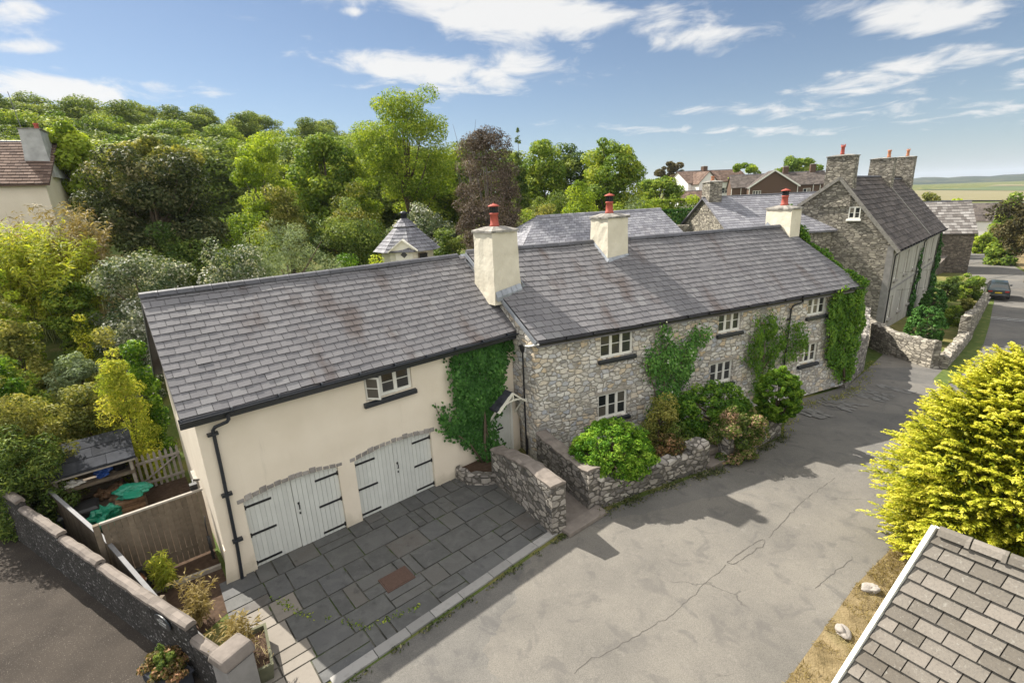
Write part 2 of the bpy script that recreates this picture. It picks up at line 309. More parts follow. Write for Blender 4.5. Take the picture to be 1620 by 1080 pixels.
t = NT('far_hill'); c = t.ramp(t.noise(.006, 8, None, .65), [(.38, (.016, .026, .018)), (.5, (.03, .045, .024)), (.57, (.09, .09, .05)), (.6, (.03, .045, .026)), (.7, (.02, .03, .02))]); t.col(c); M['far_hill'] = t.set(.95, .1)
plain('field_gold', (.20, .18, .10), .95, .1, var=.12, scale=.02)
plain('field_green', (.10, .13, .06), .95, .1, var=.2, scale=.02)
# leaves
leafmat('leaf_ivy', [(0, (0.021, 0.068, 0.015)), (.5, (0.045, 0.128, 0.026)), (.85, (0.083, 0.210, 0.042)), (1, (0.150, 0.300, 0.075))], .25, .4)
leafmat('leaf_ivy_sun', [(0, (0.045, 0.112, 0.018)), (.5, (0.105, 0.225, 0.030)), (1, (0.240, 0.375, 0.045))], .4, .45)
leafmat('leaf_dark', [(0, (0.045, 0.086, 0.019)), (.5, (0.115, 0.177, 0.037)), (1, (0.285, 0.344, 0.073))], .3)
leafmat('leaf_mid', [(0, (0.085, 0.149, 0.024)), (.5, (0.190, 0.286, 0.043)), (1, (0.421, 0.473, 0.073))], .38)
leafmat('leaf_yellow', [(0, (0.121, 0.198, 0.020)), (.5, (0.284, 0.383, 0.041)), (1, (0.506, 0.581, 0.072))], .45)
leafmat('leaf_bright', [(0, (.035, .10, .010)), (.5, (.11, .22, .02)), (1, (.27, .40, .05))], .38, .4)
leafmat('leaf_olive', [(0, (0.097, 0.124, 0.028)), (.5, (0.234, 0.248, 0.061)), (1, (0.464, 0.429, 0.121))], .35)
leafmat('leaf_grey', [(0, (0.054, 0.090, 0.037)), (.4, (0.116, 0.164, 0.076)), (.7, (0.265, 0.284, 0.202)), (1, (0.750, 0.750, 0.700))], .3)
leafmat('leaf_silver', [(0, (0.081, 0.124, 0.061)), (.5, (0.203, 0.264, 0.135)), (1, (0.365, 0.434, 0.243))], .3)
leafmat('leaf_box', [(0, (0.041, 0.105, 0.024)), (.5, (0.081, 0.198, 0.041)), (1, (0.151, 0.302, 0.065))], .25)
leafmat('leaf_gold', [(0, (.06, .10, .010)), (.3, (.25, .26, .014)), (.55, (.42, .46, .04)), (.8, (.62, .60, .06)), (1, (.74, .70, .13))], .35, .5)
leafmat('leaf_straw', [(0, (0.144, 0.105, 0.036)), (.5, (0.274, 0.210, 0.079)), (1, (0.396, 0.322, 0.151))], .35)
leafmat('leaf_bamboo', [(0, (0.178, 0.247, 0.031)), (.5, (0.396, 0.455, 0.056)), (1, (0.674, 0.620, 0.111))], .45)
leafmat('leaf_rust', [(0, (.07, .045, .02)), (.4, (.10, .11, .03)), (.7, (.26, .16, .07)), (1, (.42, .24, .14))], .3)
leafmat('leaf_pink', [(0, (.05, .09, .02)), (.55, (.15, .20, .045)), (.78, (.36, .25, .15)), (1, (.50, .32, .24))], .3)
leafmat('leaf_brown', [(0, (.05, .038, .030)), (.5, (.12, .092, .072)), (1, (.22, .17, .13))], .15)
leafmat('leaf_purple', [(0, (0.042, 0.039, 0.021)), (.5, (0.098, 0.090, 0.036)), (1, (0.210, 0.165, 0.075))], .25)
leafmat('leaf_rose', [(0, (0.030, 0.093, 0.020)), (.5, (0.092, 0.222, 0.045)), (.9, (0.203, 0.372, 0.081)), (.97, (0.243, 0.395, 0.101)), (1, (0.700, 0.700, 0.600))], .3)
leafmat('leaf_lime', [(0, (.04, .12, .010)), (.5, (.15, .31, .025)), (1, (.36, .52, .07))], .35)
leafmat('leaf_hawthorn', [(0, (0.027, 0.040, 0.015)), (.5, (0.077, 0.098, 0.037)), (.85, (0.150, 0.156, 0.069)), (1, (0.300, 0.275, 0.150))], .3)
leafmat('leaf_sunny', [(0, (0.092, 0.157, 0.019)), (.5, (0.219, 0.313, 0.041)), (1, (0.437, 0.487, 0.068))], .45)
leafmat('leaf_wood', [(0, (0.077, 0.121, 0.029)), (.5, (0.174, 0.244, 0.054)), (1, (0.345, 0.388, 0.085))], .35)

# ------------------------------------------------------------------ mesh helpers
class MB:
    def __init__(s, T=None): s.v = []; s.f = []; s.r = []; s.T = T
    def add(s, pts):
        k = len(s.v)
        for p in pts:
            p = Vector(tuple(float(x) for x in p)); s.v.append(tuple(s.T @ p) if s.T is not None else tuple(p))
        return k
    def face(s, idx, r=.5): s.f.append(tuple(idx)); s.r.append(r)
    def poly(s, pts, r=.5): k = s.add(pts); s.face(range(k, k+len(pts)), r)
    def hexa(s, p, r=.5):   # 8 points: bottom 0-3 ccw, top 4-7
        k = s.add(p)
        for q in ((3, 2, 1, 0), (4, 5, 6, 7), (0, 1, 5, 4), (1, 2, 6, 5), (2, 3, 7, 6), (3, 0, 4, 7)): s.face([k+i for i in q], r)
    def box(s, x0, x1, y0, y1, z0, z1, r=.5, j=0):
        p = [[x0, y0, z0], [x1, y0, z0], [x1, y1, z0], [x0, y1, z0], [x0, y0, z1], [x1, y0, z1], [x1, y1, z1], [x0, y1, z1]]
        if j: p = [[c+random.uniform(-j, j) for c in q] for q in p]
        s.hexa(p, r)
    def bar(s, a, b, w, h, r=.5, up=(0, 0, 1)):
        a = Vector(tuple(map(float, a))); b = Vector(tuple(map(float, b))); d = (b-a).normalized(); up = Vector(up)
        x = d.cross(up)
        if x.length < 1e-4: x = d.cross(Vector((1, 0, 0)))
        x.normalize(); y = x.cross(d); x *= w/2; y *= h/2
        s.hexa([a-x-y, a+x-y, a+x+y, a-x+y, b-x-y, b+x-y, b+x+y, b-x+y], r)
    def tube(s, pts, rr, n=8, r=.5):
        pts = [Vector(tuple(map(float, p))) for p in pts]
        if isinstance(rr, (int, float)): rr = [rr]*len(pts)
        rings = []; prev = None
        for i, p in enumerate(pts):
            d = (pts[min(i+1, len(pts)-1)]-pts[max(i-1, 0)]).normalized()
            x = prev - d*prev.dot(d) if prev is not None else d.orthogonal()
            x.normalize(); y = d.cross(x); prev = x
            rings.append(s.add([p+(x*math.cos(2*math.pi*k/n)+y*math.sin(2*math.pi*k/n))*rr[i] for k in range(n)]))
        for a, b in zip(rings, rings[1:]):
            for k in range(n): s.face((a+k, a+(k+1) % n, b+(k+1) % n, b+k), r)
        s.face([rings[0]+k for k in reversed(range(n))], r); s.face([rings[-1]+k for k in range(n)], r)
    def lathe(s, prof, o=(0, 0, 0), n=16, r=.5, rot=0):
        rings = [s.add([(o[0]+q*math.cos(2*math.pi*k/n+rot), o[1]+q*math.sin(2*math.pi*k/n+rot), o[2]+z) for k in range(n)]) for q, z in prof]
        for a, b in zip(rings, rings[1:]):
            for k in range(n): s.face((a+k, a+(k+1) % n, b+(k+1) % n, b+k), r)
        s.face([rings[0]+k for k in reversed(range(n))], r); s.face([rings[-1]+k for k in range(n)], r)
    def build(s, name, mat, parent=None, smooth=False, bevel=0):
        me = bpy.data.meshes.new(name); me.from_pydata(s.v, [], s.f)
        at_ = me.attributes.new('rnd', 'FLOAT', 'FACE'); at_.data.foreach_set('value', s.r)
        if smooth: me.polygons.foreach_set('use_smooth', [True]*len(s.f))
        me.materials.append(M[mat]); me.update()
        o = bpy.data.objects.new(name, me); COL.objects.link(o)
        if parent is not None: o.parent = parent
        if bevel:
            b = o.modifiers.new('bevel', 'BEVEL'); b.width = bevel; b.segments = 2; b.limit_method = 'ANGLE'
        return o
def tag(o, label, cat, group=None):
    o['label'] = label; o['category'] = cat
    if group: o['group'] = group
    return o
def structure(o): o['kind'] = 'structure'; return o
def stuff(o): o['kind'] = 'stuff'; return o
def thing(name, label, cat, loc=(0, 0, 0), rz=0, group=None):
    o = bpy.data.objects.new(name, None); COL.objects.link(o); o.empty_display_size = .3
    o.location = tuple(float(x) for x in loc); o.rotation_euler = (0, 0, rz); return tag(o, label, cat, group)
def copy_tree(o, parent=None):
    c = o.copy(); COL.objects.link(c)
    if parent is not None: c.parent = parent
    for ch in list(o.children): copy_tree(ch, c)
    return c
def npmesh(name, V, Fq, mat, parent=None, rnd=None, smooth=False):
    me = bpy.data.meshes.new(name); nv, nf, k = len(V), len(Fq), Fq.shape[1]
    me.vertices.add(nv); me.vertices.foreach_set('co', np.ascontiguousarray(V, np.float32).ravel())
    me.loops.add(nf*k); me.loops.foreach_set('vertex_index', np.ascontiguousarray(Fq, np.int32).ravel())
    me.polygons.add(nf); me.polygons.foreach_set('loop_start', np.arange(0, nf*k, k, dtype=np.int32))
    if smooth: me.polygons.foreach_set('use_smooth', np.ones(nf, bool))
    me.update(calc_edges=True)
    if rnd is not None:
        a = me.attributes.new('rnd', 'FLOAT', 'FACE'); a.data.foreach_set('value', np.ascontiguousarray(rnd, np.float32))
    me.materials.append(M[mat]); o = bpy.data.objects.new(name, me); COL.objects.link(o)
    if parent is not None: o.parent = parent
    return o
def nrm(a): return a/(np.linalg.norm(a, axis=-1, keepdims=True)+1e-9)
def leaves(name, P, N, size, mat, rnd, parent=None, aspect=.55, tang=None, rng=None, fold=.12):
    rng = rng or np.random.default_rng(1); n = len(P); N = nrm(N)
    T = tang if tang is not None else rng.normal(size=(n, 3))
    T = nrm(T-N*np.sum(T*N, 1, keepdims=True)); B = np.cross(N, T)
    s = (size*rng.uniform(.65, 1.3, n))[:, None]
    V = np.stack([P-T*s*.5, P+B*s*aspect*.5+N*s*fold, P+T*s*.5, P-B*s*aspect*.5+N*s*fold], 1).reshape(-1, 3)
    return npmesh(name, V, np.arange(4*n).reshape(n, 4), mat, parent, np.clip(rnd, 0, 1))
def sph(rng, n): return nrm(rng.normal(size=(n, 3)))
def crown(rng, R, ncl, nlf, shape='round', clump=.34, up=.35):
    R = np.asarray(R, float); d = sph(rng, ncl*3)
    if shape == 'smooth': d = d[:ncl]; q = rng.uniform(.5, 1, len(d))**.3*(1+.05*np.sin(d[:, 0]*4+d[:, 1]*3)); c = d*q[:, None]; cs = np.ones(len(d))
    if shape == 'dome': d = d[d[:, 2] > -.15]
    if shape == 'cone' or shape == 'spruce':
        t = rng.uniform(0, 1, ncl)**1.3; ph = rng.uniform(0, 6.283, ncl); q = (1-t)**.8*rng.uniform(.35, 1, ncl)**.5
        c = np.stack([q*np.cos(ph), q*np.sin(ph), t*2-1], 1); cs = .25+.75*(1-t)
    elif shape == 'col':
        t = rng.uniform(-1, 1, ncl); ph = rng.uniform(0, 6.283, ncl); q = (1-np.abs(t)**3.2)**.5*rng.uniform(.3, 1, ncl)**.4
        c = np.stack([q*np.cos(ph), q*np.sin(ph), t], 1); cs = np.ones(ncl)
    elif shape != 'smooth':
        d = d[:ncl]; q = rng.uniform(.18, 1, len(d))**.45*(1+rng.normal(0, .07, len(d))); c = d*q[:, None]; cs = np.ones(len(d))
        if shape == 'dome': c[:, 2] = np.maximum(c[:, 2], -.1)
    m = R.mean() if shape not in ('cone', 'spruce', 'col') else R[:2].mean()
    cr = clump*m*rng.uniform(.6, 1.35, len(c))*cs
    c = c*np.maximum(R-clump*m*.42, R*.4)
    w = cr**2; idx = rng.choice(len(c), nlf, p=w/w.sum())
    o = sph(rng, nlf); rr = cr[idx]*rng.uniform(.35, 1, nlf)**.5
    P = c[idx]+o*rr[:, None]*np.array([1, 1, .75])
    if shape == 'spruce': P[:, 2] -= .25*np.linalg.norm(P[:, :2], axis=1)
    N = o*.7+np.array([0, 0, up])+rng.normal(0, .45, (nlf, 3))
    rnd = .48+rng.normal(0, .2, len(c))[idx]+rng.normal(0, .24, nlf)
    return P, N, rnd, c
TREE_SEED = [100]
def tree(name, label, cat, bbox, D, mat, n=9000, leaf=.3, shape='round', ncl=45, clump=.34, group=None, trunk=True, bark='bark', aspect=.6, base=None, sink=0, parts=('crown', 'trunk'), dy=.9, limb=True, keepz=False):
    x0, y0, x1, y1 = bbox; xm, ym = (x0+x1)/2, (y0+y1)/2
    c = at(xm, ym, D); a = at(x0, ym, D); b = at(x1, ym, D); w = np.linalg.norm(a-b)/2
    zt, zb = at(xm, y0, D)[2], at(xm, y1, D)[2]
    g = gzs(c[0], c[1]) if base is None else base
    zb = max(zb-sink, g+.3) if trunk else (max(zb, g) if keepz else g-(zt-g)*.3)
    R = (w, w*dy, max((zt-zb)/2, .15)); zc = (zt+zb)/2-g
    TREE_SEED[0] += 1; rng = np.random.default_rng(TREE_SEED[0])
    root = thing(name, label, cat, (c[0], c[1], g), 0, group)
    n = int(n*1.6); leaf = leaf*.82
    P, N, rnd, cl = crown(rng, R, ncl, n, shape, clump)
    P = P+np.array([0, 0, zc]); P[:, 2] = np.maximum(P[:, 2], .03)
    leaves(parts[0], P, N, leaf, mat, rnd, root, aspect, rng=rng)
    mb = MB(); tr = max(.05, min(.35, w*.085)); top = zc+R[2]*(.75 if shape in ('cone', 'spruce', 'col') else .35)
    k = 6; pts = [(rng.normal(0, .04)*w*.4, rng.normal(0, .04)*w*.4, -.2+(top+.2)*i/(k-1)) for i in range(k)]; pts[0] = (0, 0, -.25)
    mb.tube(pts, [tr*(1.25-1.1*i/(k-1)) for i in range(k)], 7)
    if limb:
        for q in cl[rng.permutation(len(cl))[:14]]:
            q = q+np.array([0, 0, zc]); h = np.clip(q[2]*.55, .1, top*.95); i = h/top
            m_ = np.array([q[0]*.45, q[1]*.45, h+(q[2]-h)*.35])
            mb.tube([(0, 0, h), m_, q], [tr*.5*(1.1-i*.6), tr*.3*(1.1-i*.6), tr*.07], 5)
    mb.build(parts[1], bark, root, True)
    return root
def shrub(name, label, bbox, D, mat, n=5000, leaf=.16, shape='round', cat='shrub', **k):
    if D == 0: q = GG((bbox[0]+bbox[2])/2, bbox[3]-4); D = math.hypot(q[0], q[1])
    k.setdefault('ncl', 40); k.setdefault('clump', .3)
    return tree(name, label, cat, bbox, D, mat, n, leaf, shape, trunk=False, parts=('foliage', 'stem'), **k)

# ------------------------------------------------------------------ roofs
def slates(mb, E0, E1, R0, R1, row=.23, width=.32, thick=.014, seed=0, jit=.004):
    rng = random.Random(seed); E0, E1, R0, R1 = [np.asarray(p, float) for p in (E0, E1, R0, R1)]
    L = (np.linalg.norm(E1-E0)+np.linalg.norm(R1-R0))/2; S = (np.linalg.norm(R0-E0)+np.linalg.norm(R1-E1))/2
    nr = max(2, round(S/row)); nc = max(2, round(L/width))
    n = np.cross(E1-E0, R0-E0); n = n/np.linalg.norm(n)
    ws = rng.uniform(0, 6)
    def P(u, v, h): return (E0*(1-u)+E1*u)*(1-v)+(R0*(1-u)+R1*u)*v+n*(h+(.013*math.sin(u*L*1.1+ws)+.009*math.sin(u*L*2.7+v*5+ws*2)+.022)*min(1, L/8))
    for i in range(nr):
        v0 = i/nr; v1 = min(1, (i+1.12)/nr); cuts = [0]
        x = (.5 if i % 2 else 1)+rng.uniform(-.06, .06)
        while x < nc-.3: cuts.append((x+rng.uniform(-.05, .05))/nc); x += 1
        cuts.append(1)
        for a, b in zip(cuts, cuts[1:]):
            if b-a < .1/nc: continue
            g = .006/L; h = thick+rng.uniform(-jit, jit); dv = rng.uniform(-.03, .03)/nr; r = rng.random()
            if rng.random() < .02: h += .008
            k = mb.add([P(a+g, v0+dv, h), P(b-g, v0+dv, h+rng.uniform(-jit, jit)), P(b-g, v1, .001), P(a+g, v1, .001), P(a+g, v0+dv, 0), P(b-g, v0+dv, 0)])
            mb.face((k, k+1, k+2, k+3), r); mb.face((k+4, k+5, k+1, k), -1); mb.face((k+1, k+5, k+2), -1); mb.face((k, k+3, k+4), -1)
def deck(mb, E0, E1, R0, R1, t=.08, gap=.006):       # roof boards below the slates
    p = [np.asarray(q, float) for q in (E0, E1, R1, R0)]; z = np.array([0, 0, 1])
    mb.hexa([q-z*(t+gap) for q in p]+[q-z*gap for q in p], .3)
def roof_part(root, mat, quads, row=.23, width=.32, thick=.014, name='roof', seed=0, gap=.006):
    mb = MB()
    for i, (a, b, c, d) in enumerate(quads):
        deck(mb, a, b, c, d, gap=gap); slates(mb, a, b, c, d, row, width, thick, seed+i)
    return mb.build(name, mat, root)
def ridge(root, A, B, n, mat='ridge_tile', r=.13, name='ridge_tiles'):
    A, B = np.asarray(A, float), np.asarray(B, float); mb = MB(); d = (B-A)/n; u = nrm(B-A); s = np.cross(u, [0, 0, 1])
    for i in range(n):
        for rr, a, b in ((r, A+d*i+u*.01, A+d*(i+1)-u*.002), (r*1.13, A+d*(i+1)-u*.045, A+d*(i+1)-u*.005)):
            prof = [(-rr*1.15, -rr*.72), (-rr*.6, -.0), (0, rr*.22), (rr*.6, 0), (rr*1.15, -rr*.72)]
            q = random.random(); k = mb.add([a+s*x+np.array([0, 0, z]) for x, z in prof]+[b+s*x+np.array([0, 0, z+.004]) for x, z in prof])
            for j in range(4): mb.face((k+j, k+j+5, k+j+6, k+j+1), q)
            mb.face([k+j for j in range(5)], q); mb.face([k+9-j for j in range(5)], q)
    return mb.build(name, mat, root)
def facade(mb, a0, a1, ztop, ops, depth=.16, z0=-.3):
    """front wall in the plane y=0 facing -y with openings (a0,a1,z0,z1,arch rise)"""
    cuts = {a0, a1}
    for o in ops:
        n = 12 if o[4] else 1
        for i in range(n+1): cuts.add(round(o[0]+(o[1]-o[0])*i/n, 5))
    k = a0
    while k < a1: cuts.add(round(k, 5)); k += .75
    cuts = sorted(cuts)
    def top(o, x):
        u = (x-o[0])/(o[1]-o[0])*2-1; return o[3]+o[4]*(1-u*u)
    for x, y in zip(cuts, cuts[1:]):
        if y-x < 1e-4: continue
        m = (x+y)/2; cov = sorted([o for o in ops if o[0]-1e-4 <= x and y <= o[1]+1e-4], key=lambda o: o[2]); zl = (z0, z0)
        for o in cov:
            if o[2] > zl[0]+1e-3: mb.poly([(x, 0, zl[0]), (y, 0, zl[1]), (y, 0, o[2]), (x, 0, o[2])])
            zl = (top(o, x), top(o, y))
            mb.poly([(x, 0, zl[0]), (y, 0, zl[1]), (y, depth, zl[1]), (x, depth, zl[0])])
            if o[2] > z0+.2: mb.poly([(x, 0, o[2]), (x, depth, o[2]), (y, depth, o[2]), (y, 0, o[2])])
        zt = ztop if not callable(ztop) else None
        mb.poly([(x, 0, zl[0]), (y, 0, zl[1]), (y, 0, ztop), (x, 0, ztop)])
    for o in ops:
        for x in (o[0], o[1]):
            q = [(x, 0, o[2]), (x, 0, o[3]), (x, depth, o[3]), (x, depth, o[2])]
            mb.poly(q if x == o[1] else q[::-1])
def window(root, x, z, w, h, y=0.0, lights=3, rows=2, frame='white_paint', sill='navy_paint', T=None, depth=.1, sillw=.07, opened=None, name='window', bar=.022):
    """casement window; x,z = lower left of the opening, wall faces -y at y"""
    T = T or Matrix(); T = T @ Matrix.Translation((x, y+depth, z)); fm = MB(T); pm = MB(T); fw = .042
    fm.box(0, w, -.03, .04, 0, fw); fm.box(0, w, -.03, .04, h-fw, h); fm.box(0, fw, -.03, .04, fw, h-fw); fm.box(w-fw, w, -.03, .04, fw, h-fw)
    lw = (w-2*fw)/lights
    for i in range(lights):
        if i: fm.box(fw+lw*i-.024, fw+lw*i+.024, -.026, .036, fw, h-fw)
        xa, xb = fw+lw*i+(.024 if i else 0), fw+lw*(i+1)-(.024 if i < lights-1 else 0)
        if opened == i:
            pm.box(xa, xb, .055, .065, fw, h-fw, .05); continue
        fm.box(xa, xa+.03, -.02, .03, fw, h-fw); fm.box(xb-.03, xb, -.02, .03, fw, h-fw); fm.box(xa+.03, xb-.03, -.02, .03, fw, fw+.04); fm.box(xa+.03, xb-.03, -.02, .03, h-fw-.035, h-fw)
        for j in range(rows):
            za, zb = fw+(h-2*fw)*j/rows, fw+(h-2*fw)*(j+1)/rows
            if j: fm.box(xa+.03, xb-.03, -.012, .026, za-bar/2, za+bar/2)
            pm.box(xa+.01, xb-.01, .008, .016, za+.004, zb-.004, random.random()**1.5)
    wo = fm.build(name, frame, root); pm.build('pane', 'window_glass', wo)
    if sill:
        sm = MB(T); sm.hexa([(-.09, -depth-.11, -.17), (w+.09, -depth-.11, -.17), (w+.09, -.01, -.17), (-.09, -.01, -.17), (-.09, -depth-.11, -.05), (w+.09, -depth-.11, -.05), (w+.09, -.01, -.012), (-.09, -.01, -.012)])
        sm.build('sill', sill, wo, bevel=.012)
    if opened is not None:
        i = opened; wl = lw-.02; cm = MB(T @ Matrix.Translation((fw+lw*i, -.04, fw)) @ Matrix.Rotation(rad(-52), 4, 'Z')); hh = h-2*fw
        cm.box(0, wl, -.02, .02, 0, .05); cm.box(0, wl, -.02, .02, hh-.05, hh); cm.box(0, .05, -.02, .02, .05, hh-.05); cm.box(wl-.05, wl, -.02, .02, .05, hh-.05); cm.box(.05, wl-.05, -.015, .015, hh/2-.012, hh/2+.012)
        cm.build('casement', frame, wo)
        g = MB(cm.T); g.box(.04, wl-.04, -.004, .004, .04, hh-.04, .7); g.build('casement_pane', 'window_glass', wo)
    return wo
def gutter(root, a, b, mat='navy_paint', r=.06, name='gutter', board=.2, boff=(0, .06, 0)):
    a, b = np.asarray(a, float), np.asarray(b, float); mb = MB(); u = nrm(b-a); s = np.cross(u, [0, 0, 1]); n = 8
    k = mb.add([p+s*math.cos(math.pi*i/n)*r*q-np.array([0, 0, math.sin(math.pi*i/n)*r*q]) for p in (a, b) for q in (1, .85) for i in range(n+1)])
    m = n+1
    for i in range(n):
        mb.face((k+i, k+i+1, k+2*m+i+1, k+2*m+i)); mb.face((k+m+i+1, k+m+i, k+3*m+i, k+3*m+i+1))
    mb.face([k+i for i in range(m)]+[k+m+i for i in reversed(range(m))]); mb.face([k+2*m+i for i in reversed(range(m))]+[k+3*m+i for i in range(m)])
    for i in range(n+1 and 2):
        e = (0, n)[i]; mb.face((k+e, k+m+e, k+3*m+e, k+2*m+e))
    bo = np.asarray(boff, float); mb.bar(a+bo-[0, 0, .06], b+bo-[0, 0, .06], .03, board)
    L = np.linalg.norm(b-a)
    for i in range(1, int(L/1.0)+1):
        p = a+u*min(i*1.0, L-.05); mb.tube([p-u*.02+[0, 0, -.002], p+u*.02+[0, 0, -.002]], r*1.12, 10)
    return mb.build(name, mat, root)
def chimney(root, x0, x1, y0, y1, zb, zt, mat='chimney_render', taper=.05, pots=((.5, .5, 'cowl'),), cap='cap_mortar', capt=.1, potmat='terracotta', ph=.62, rot=0):
    T = Matrix.Translation((x0, y0, 0)) @ Matrix.Rotation(rad(rot), 4, 'Z') @ Matrix.Translation((-x0, -y0, 0)) if rot else None
    mb = MB(T); nz_ = 6; nx = 4
    rng = random.Random(int(x0*100+y0*10))
    rings = []
    for i in range(nz_+1):
        u = i/nz_; e = taper*(1-u)**2*1.6; z = zb+(zt-zb)*u
        c = [(x0-e, y0-e), (x1+e, y0-e), (x1+e, y1+e), (x0-e, y1+e)]; ring = []
        for s_ in range(4):
            for j in range(nx):
                f = j/nx; ring.append((c[s_][0]*(1-f)+c[(s_+1) % 4][0]*f+rng.uniform(-.012, .012), c[s_][1]*(1-f)+c[(s_+1) % 4][1]*f+rng.uniform(-.012, .012), z))
        rings.append(mb.add(ring))
    m = 4*nx
    for a, b in zip(rings, rings[1:]):
        for k in range(m): mb.face((a+k, a+(k+1) % m, b+(k+1) % m, b+k))
    mb.face([rings[-1]+k for k in range(m)])
    ch = mb.build('chimney', mat, root)
    if cap:
        cm = MB(T); o = .05; cx, cy = (x0+x1)/2, (y0+y1)/2; n = 6; ring = []
        for s_ in range(4):
            cc = [(x0-o, y0-o), (x1+o, y0-o), (x1+o, y1+o), (x0-o, y1+o)]
            for j in range(n):
                f = j/n; ring.append((cc[s_][0]*(1-f)+cc[(s_+1) % 4][0]*f+rng.uniform(-.02, .02), cc[s_][1]*(1-f)+cc[(s_+1) % 4][1]*f+rng.uniform(-.02, .02)))
        a = cm.add([(x, y, zt+.002+rng.uniform(-.02, .0)) for x, y in ring]); b = cm.add([(x, y, zt+capt*.6+rng.uniform(-.015, .015)) for x, y in ring])
        d = cm.add([(cx+(x-cx)*.4, cy+(y-cy)*.4, zt+capt*1.7) for x, y in ring]); m = 4*n
        for k in range(m): cm.face((a+k, a+(k+1) % m, b+(k+1) % m, b+k), rng.random()); cm.face((b+k, b+(k+1) % m, d+(k+1) % m, d+k), rng.random())
        cm.face([a+m-1-k for k in range(m)]); cm.face([d+k for k in range(m)])
        cm.build('cap', cap, ch)
    for fx, fy, kind in pots:
        o = (x0+(x1-x0)*fx, y0+(y1-y0)*fy, zt+(capt*1.5 if cap else 0)); pm = MB(T)
        if kind == 'cowl':
            pm.lathe([(.17, 0), (.16, .08), (.14, .1), (.13, ph*.62), (.15, ph*.64), (.15, ph*.72), (.125, ph*.73)], o, 14); po = pm.build('chimney_pot', potmat, ch, True)
            g = MB(T); g.lathe([(.075, ph*.73), (.075, ph*1.05)], o, 12)
            for i in range(8): a = i*math.pi/4; g.box(o[0]+.125*math.cos(a)-.009, o[0]+.125*math.cos(a)+.009, o[1]+.125*math.sin(a)-.009, o[1]+.125*math.sin(a)+.009, o[2]+ph*.7, o[2]+ph*1.05)
            g.build('cowl_cage', 'black_paint', ch)
            h = MB(T); h.lathe([(.2, ph*1.05), (.19, ph*1.1), (.09, ph*1.17), (.03, ph*1.19), (.03, ph*1.23)], o, 14); h.build('cowl_lid', potmat, ch, True)
        else:
            pm.lathe([(.15, 0), (.13, .1), (.11, ph*.75), (.14, ph*.8), (.15, ph), (.1, ph), (.1, ph*.8)], o, 12); pm.build('chimney_pot', potmat, ch, True)
            if kind == 'crown':
                g = MB(T)
                for i in range(6):
                    a = i*math.pi/3; g.hexa([(o[0]+.13*math.cos(a+e)*f, o[1]+.13*math.sin(a+e)*f, o[2]+ph-.01) for e, f in ((-.25, 1.1), (.25, 1.1), (.25, .85), (-.25, .85))]+[(o[0]+.16*math.cos(a), o[1]+.16*math.sin(a), o[2]+ph+.12+.001*q) for q in range(4)])
                g.build('pot_crown', potmat, ch)
    return ch
def gable_walls(L, D, eave, rz, ry=None, z0=-.5, sides=('front', 'back', 'left', 'right'), rear=None):
    mb = MB(); ry = ry if ry is not None else D/2; rear = eave if rear is None else rear
    if 'front' in sides: mb.poly([(0, 0, z0), (L, 0, z0), (L, 0, eave), (0, 0, eave)])
    if 'back' in sides: mb.poly([(L, D, z0), (0, D, z0), (0, D, rear), (L, D, rear)])
    if 'left' in sides: mb.poly([(0, D, z0), (0, 0, z0), (0, 0, eave), (0, ry, rz), (0, D, rear)])
    if 'right' in sides: mb.poly([(L, 0, z0), (L, D, z0), (L, D, rear), (L, ry, rz), (L, 0, eave)])
    return mb
def simple_house(name, label, cat, loc, rz, L, D, eave, rzh, wallm, roofm, row=.3, width=.4, ov=.25, group=None, ry=None, rear=None, thick=.02, ridge_n=None, z0=-.8):
    root = thing(name, label, cat, loc, rz, group); ry = ry if ry is not None else D/2; rear = eave if rear is None else rear
    gable_walls(L, D, eave, rzh-.03, ry, z0, rear=rear).build('wall', wallm, root)
    sl = (rzh-eave)/ry; sr = (rzh-rear)/(D-ry)
    e = (-ov, -ov, eave-ov*sl+.08); e1 = (L+ov, -ov, eave-ov*sl+.08); r0 = (-ov, ry, rzh+.08); r1 = (L+ov, ry, rzh+.08)
    b = (-ov, D+ov, rear-ov*sr+.08); b1 = (L+ov, D+ov, rear-ov*sr+.08)
    roof_part(root, roofm, [(e, e1, r0, r1), (b1, b, r1, r0)], row, width, thick)
    ridge(root, (r0[0], r0[1], r0[2]+.05), (r1[0], r1[1], r1[2]+.05), ridge_n or max(3, int(L/.45)))
    return root
def sheet(name, pts, lift, mat, nu=1):
    mb = MB(); k = mb.add([(p[0], p[1], gzs(p[0], p[1])+lift) for p in pts]); mb.face(range(k, k+len(pts))); return structure(mb.build(name, mat))
def strip(name, Lp, Rp, lift, mat, seg=1.2, nc=8, far=.05):
    V = []; rows = 0
    for i in range(len(Lp)-1):
        n = max(1, int(np.hypot(Lp[i+1][0]-Lp[i][0], Lp[i+1][1]-Lp[i][1])/seg))
        for j in range(n+(i == len(Lp)-2)):
            t_ = j/n; l = np.array(Lp[i])*(1-t_)+np.array(Lp[i+1])*t_; r = np.array(Rp[i])*(1-t_)+np.array(Rp[i+1])*t_
            for k in range(nc+1): V.append(l*(1-k/nc)+r*k/nc)
            rows += 1
    V = np.array(V); s = .75*V[:, 0]+.66*V[:, 1]; z = gz(V[:, 0], V[:, 1])+lift+far*sstep(14, 26, s)
    Fq = [(i*(nc+1)+k, i*(nc+1)+k+1, (i+1)*(nc+1)+k+1, (i+1)*(nc+1)+k) for i in range(rows-1) for k in range(nc)]
    return structure(npmesh(name, np.c_[V, z], np.array(Fq)[:, ::-1], mat, None, np.full(len(Fq), .5)))
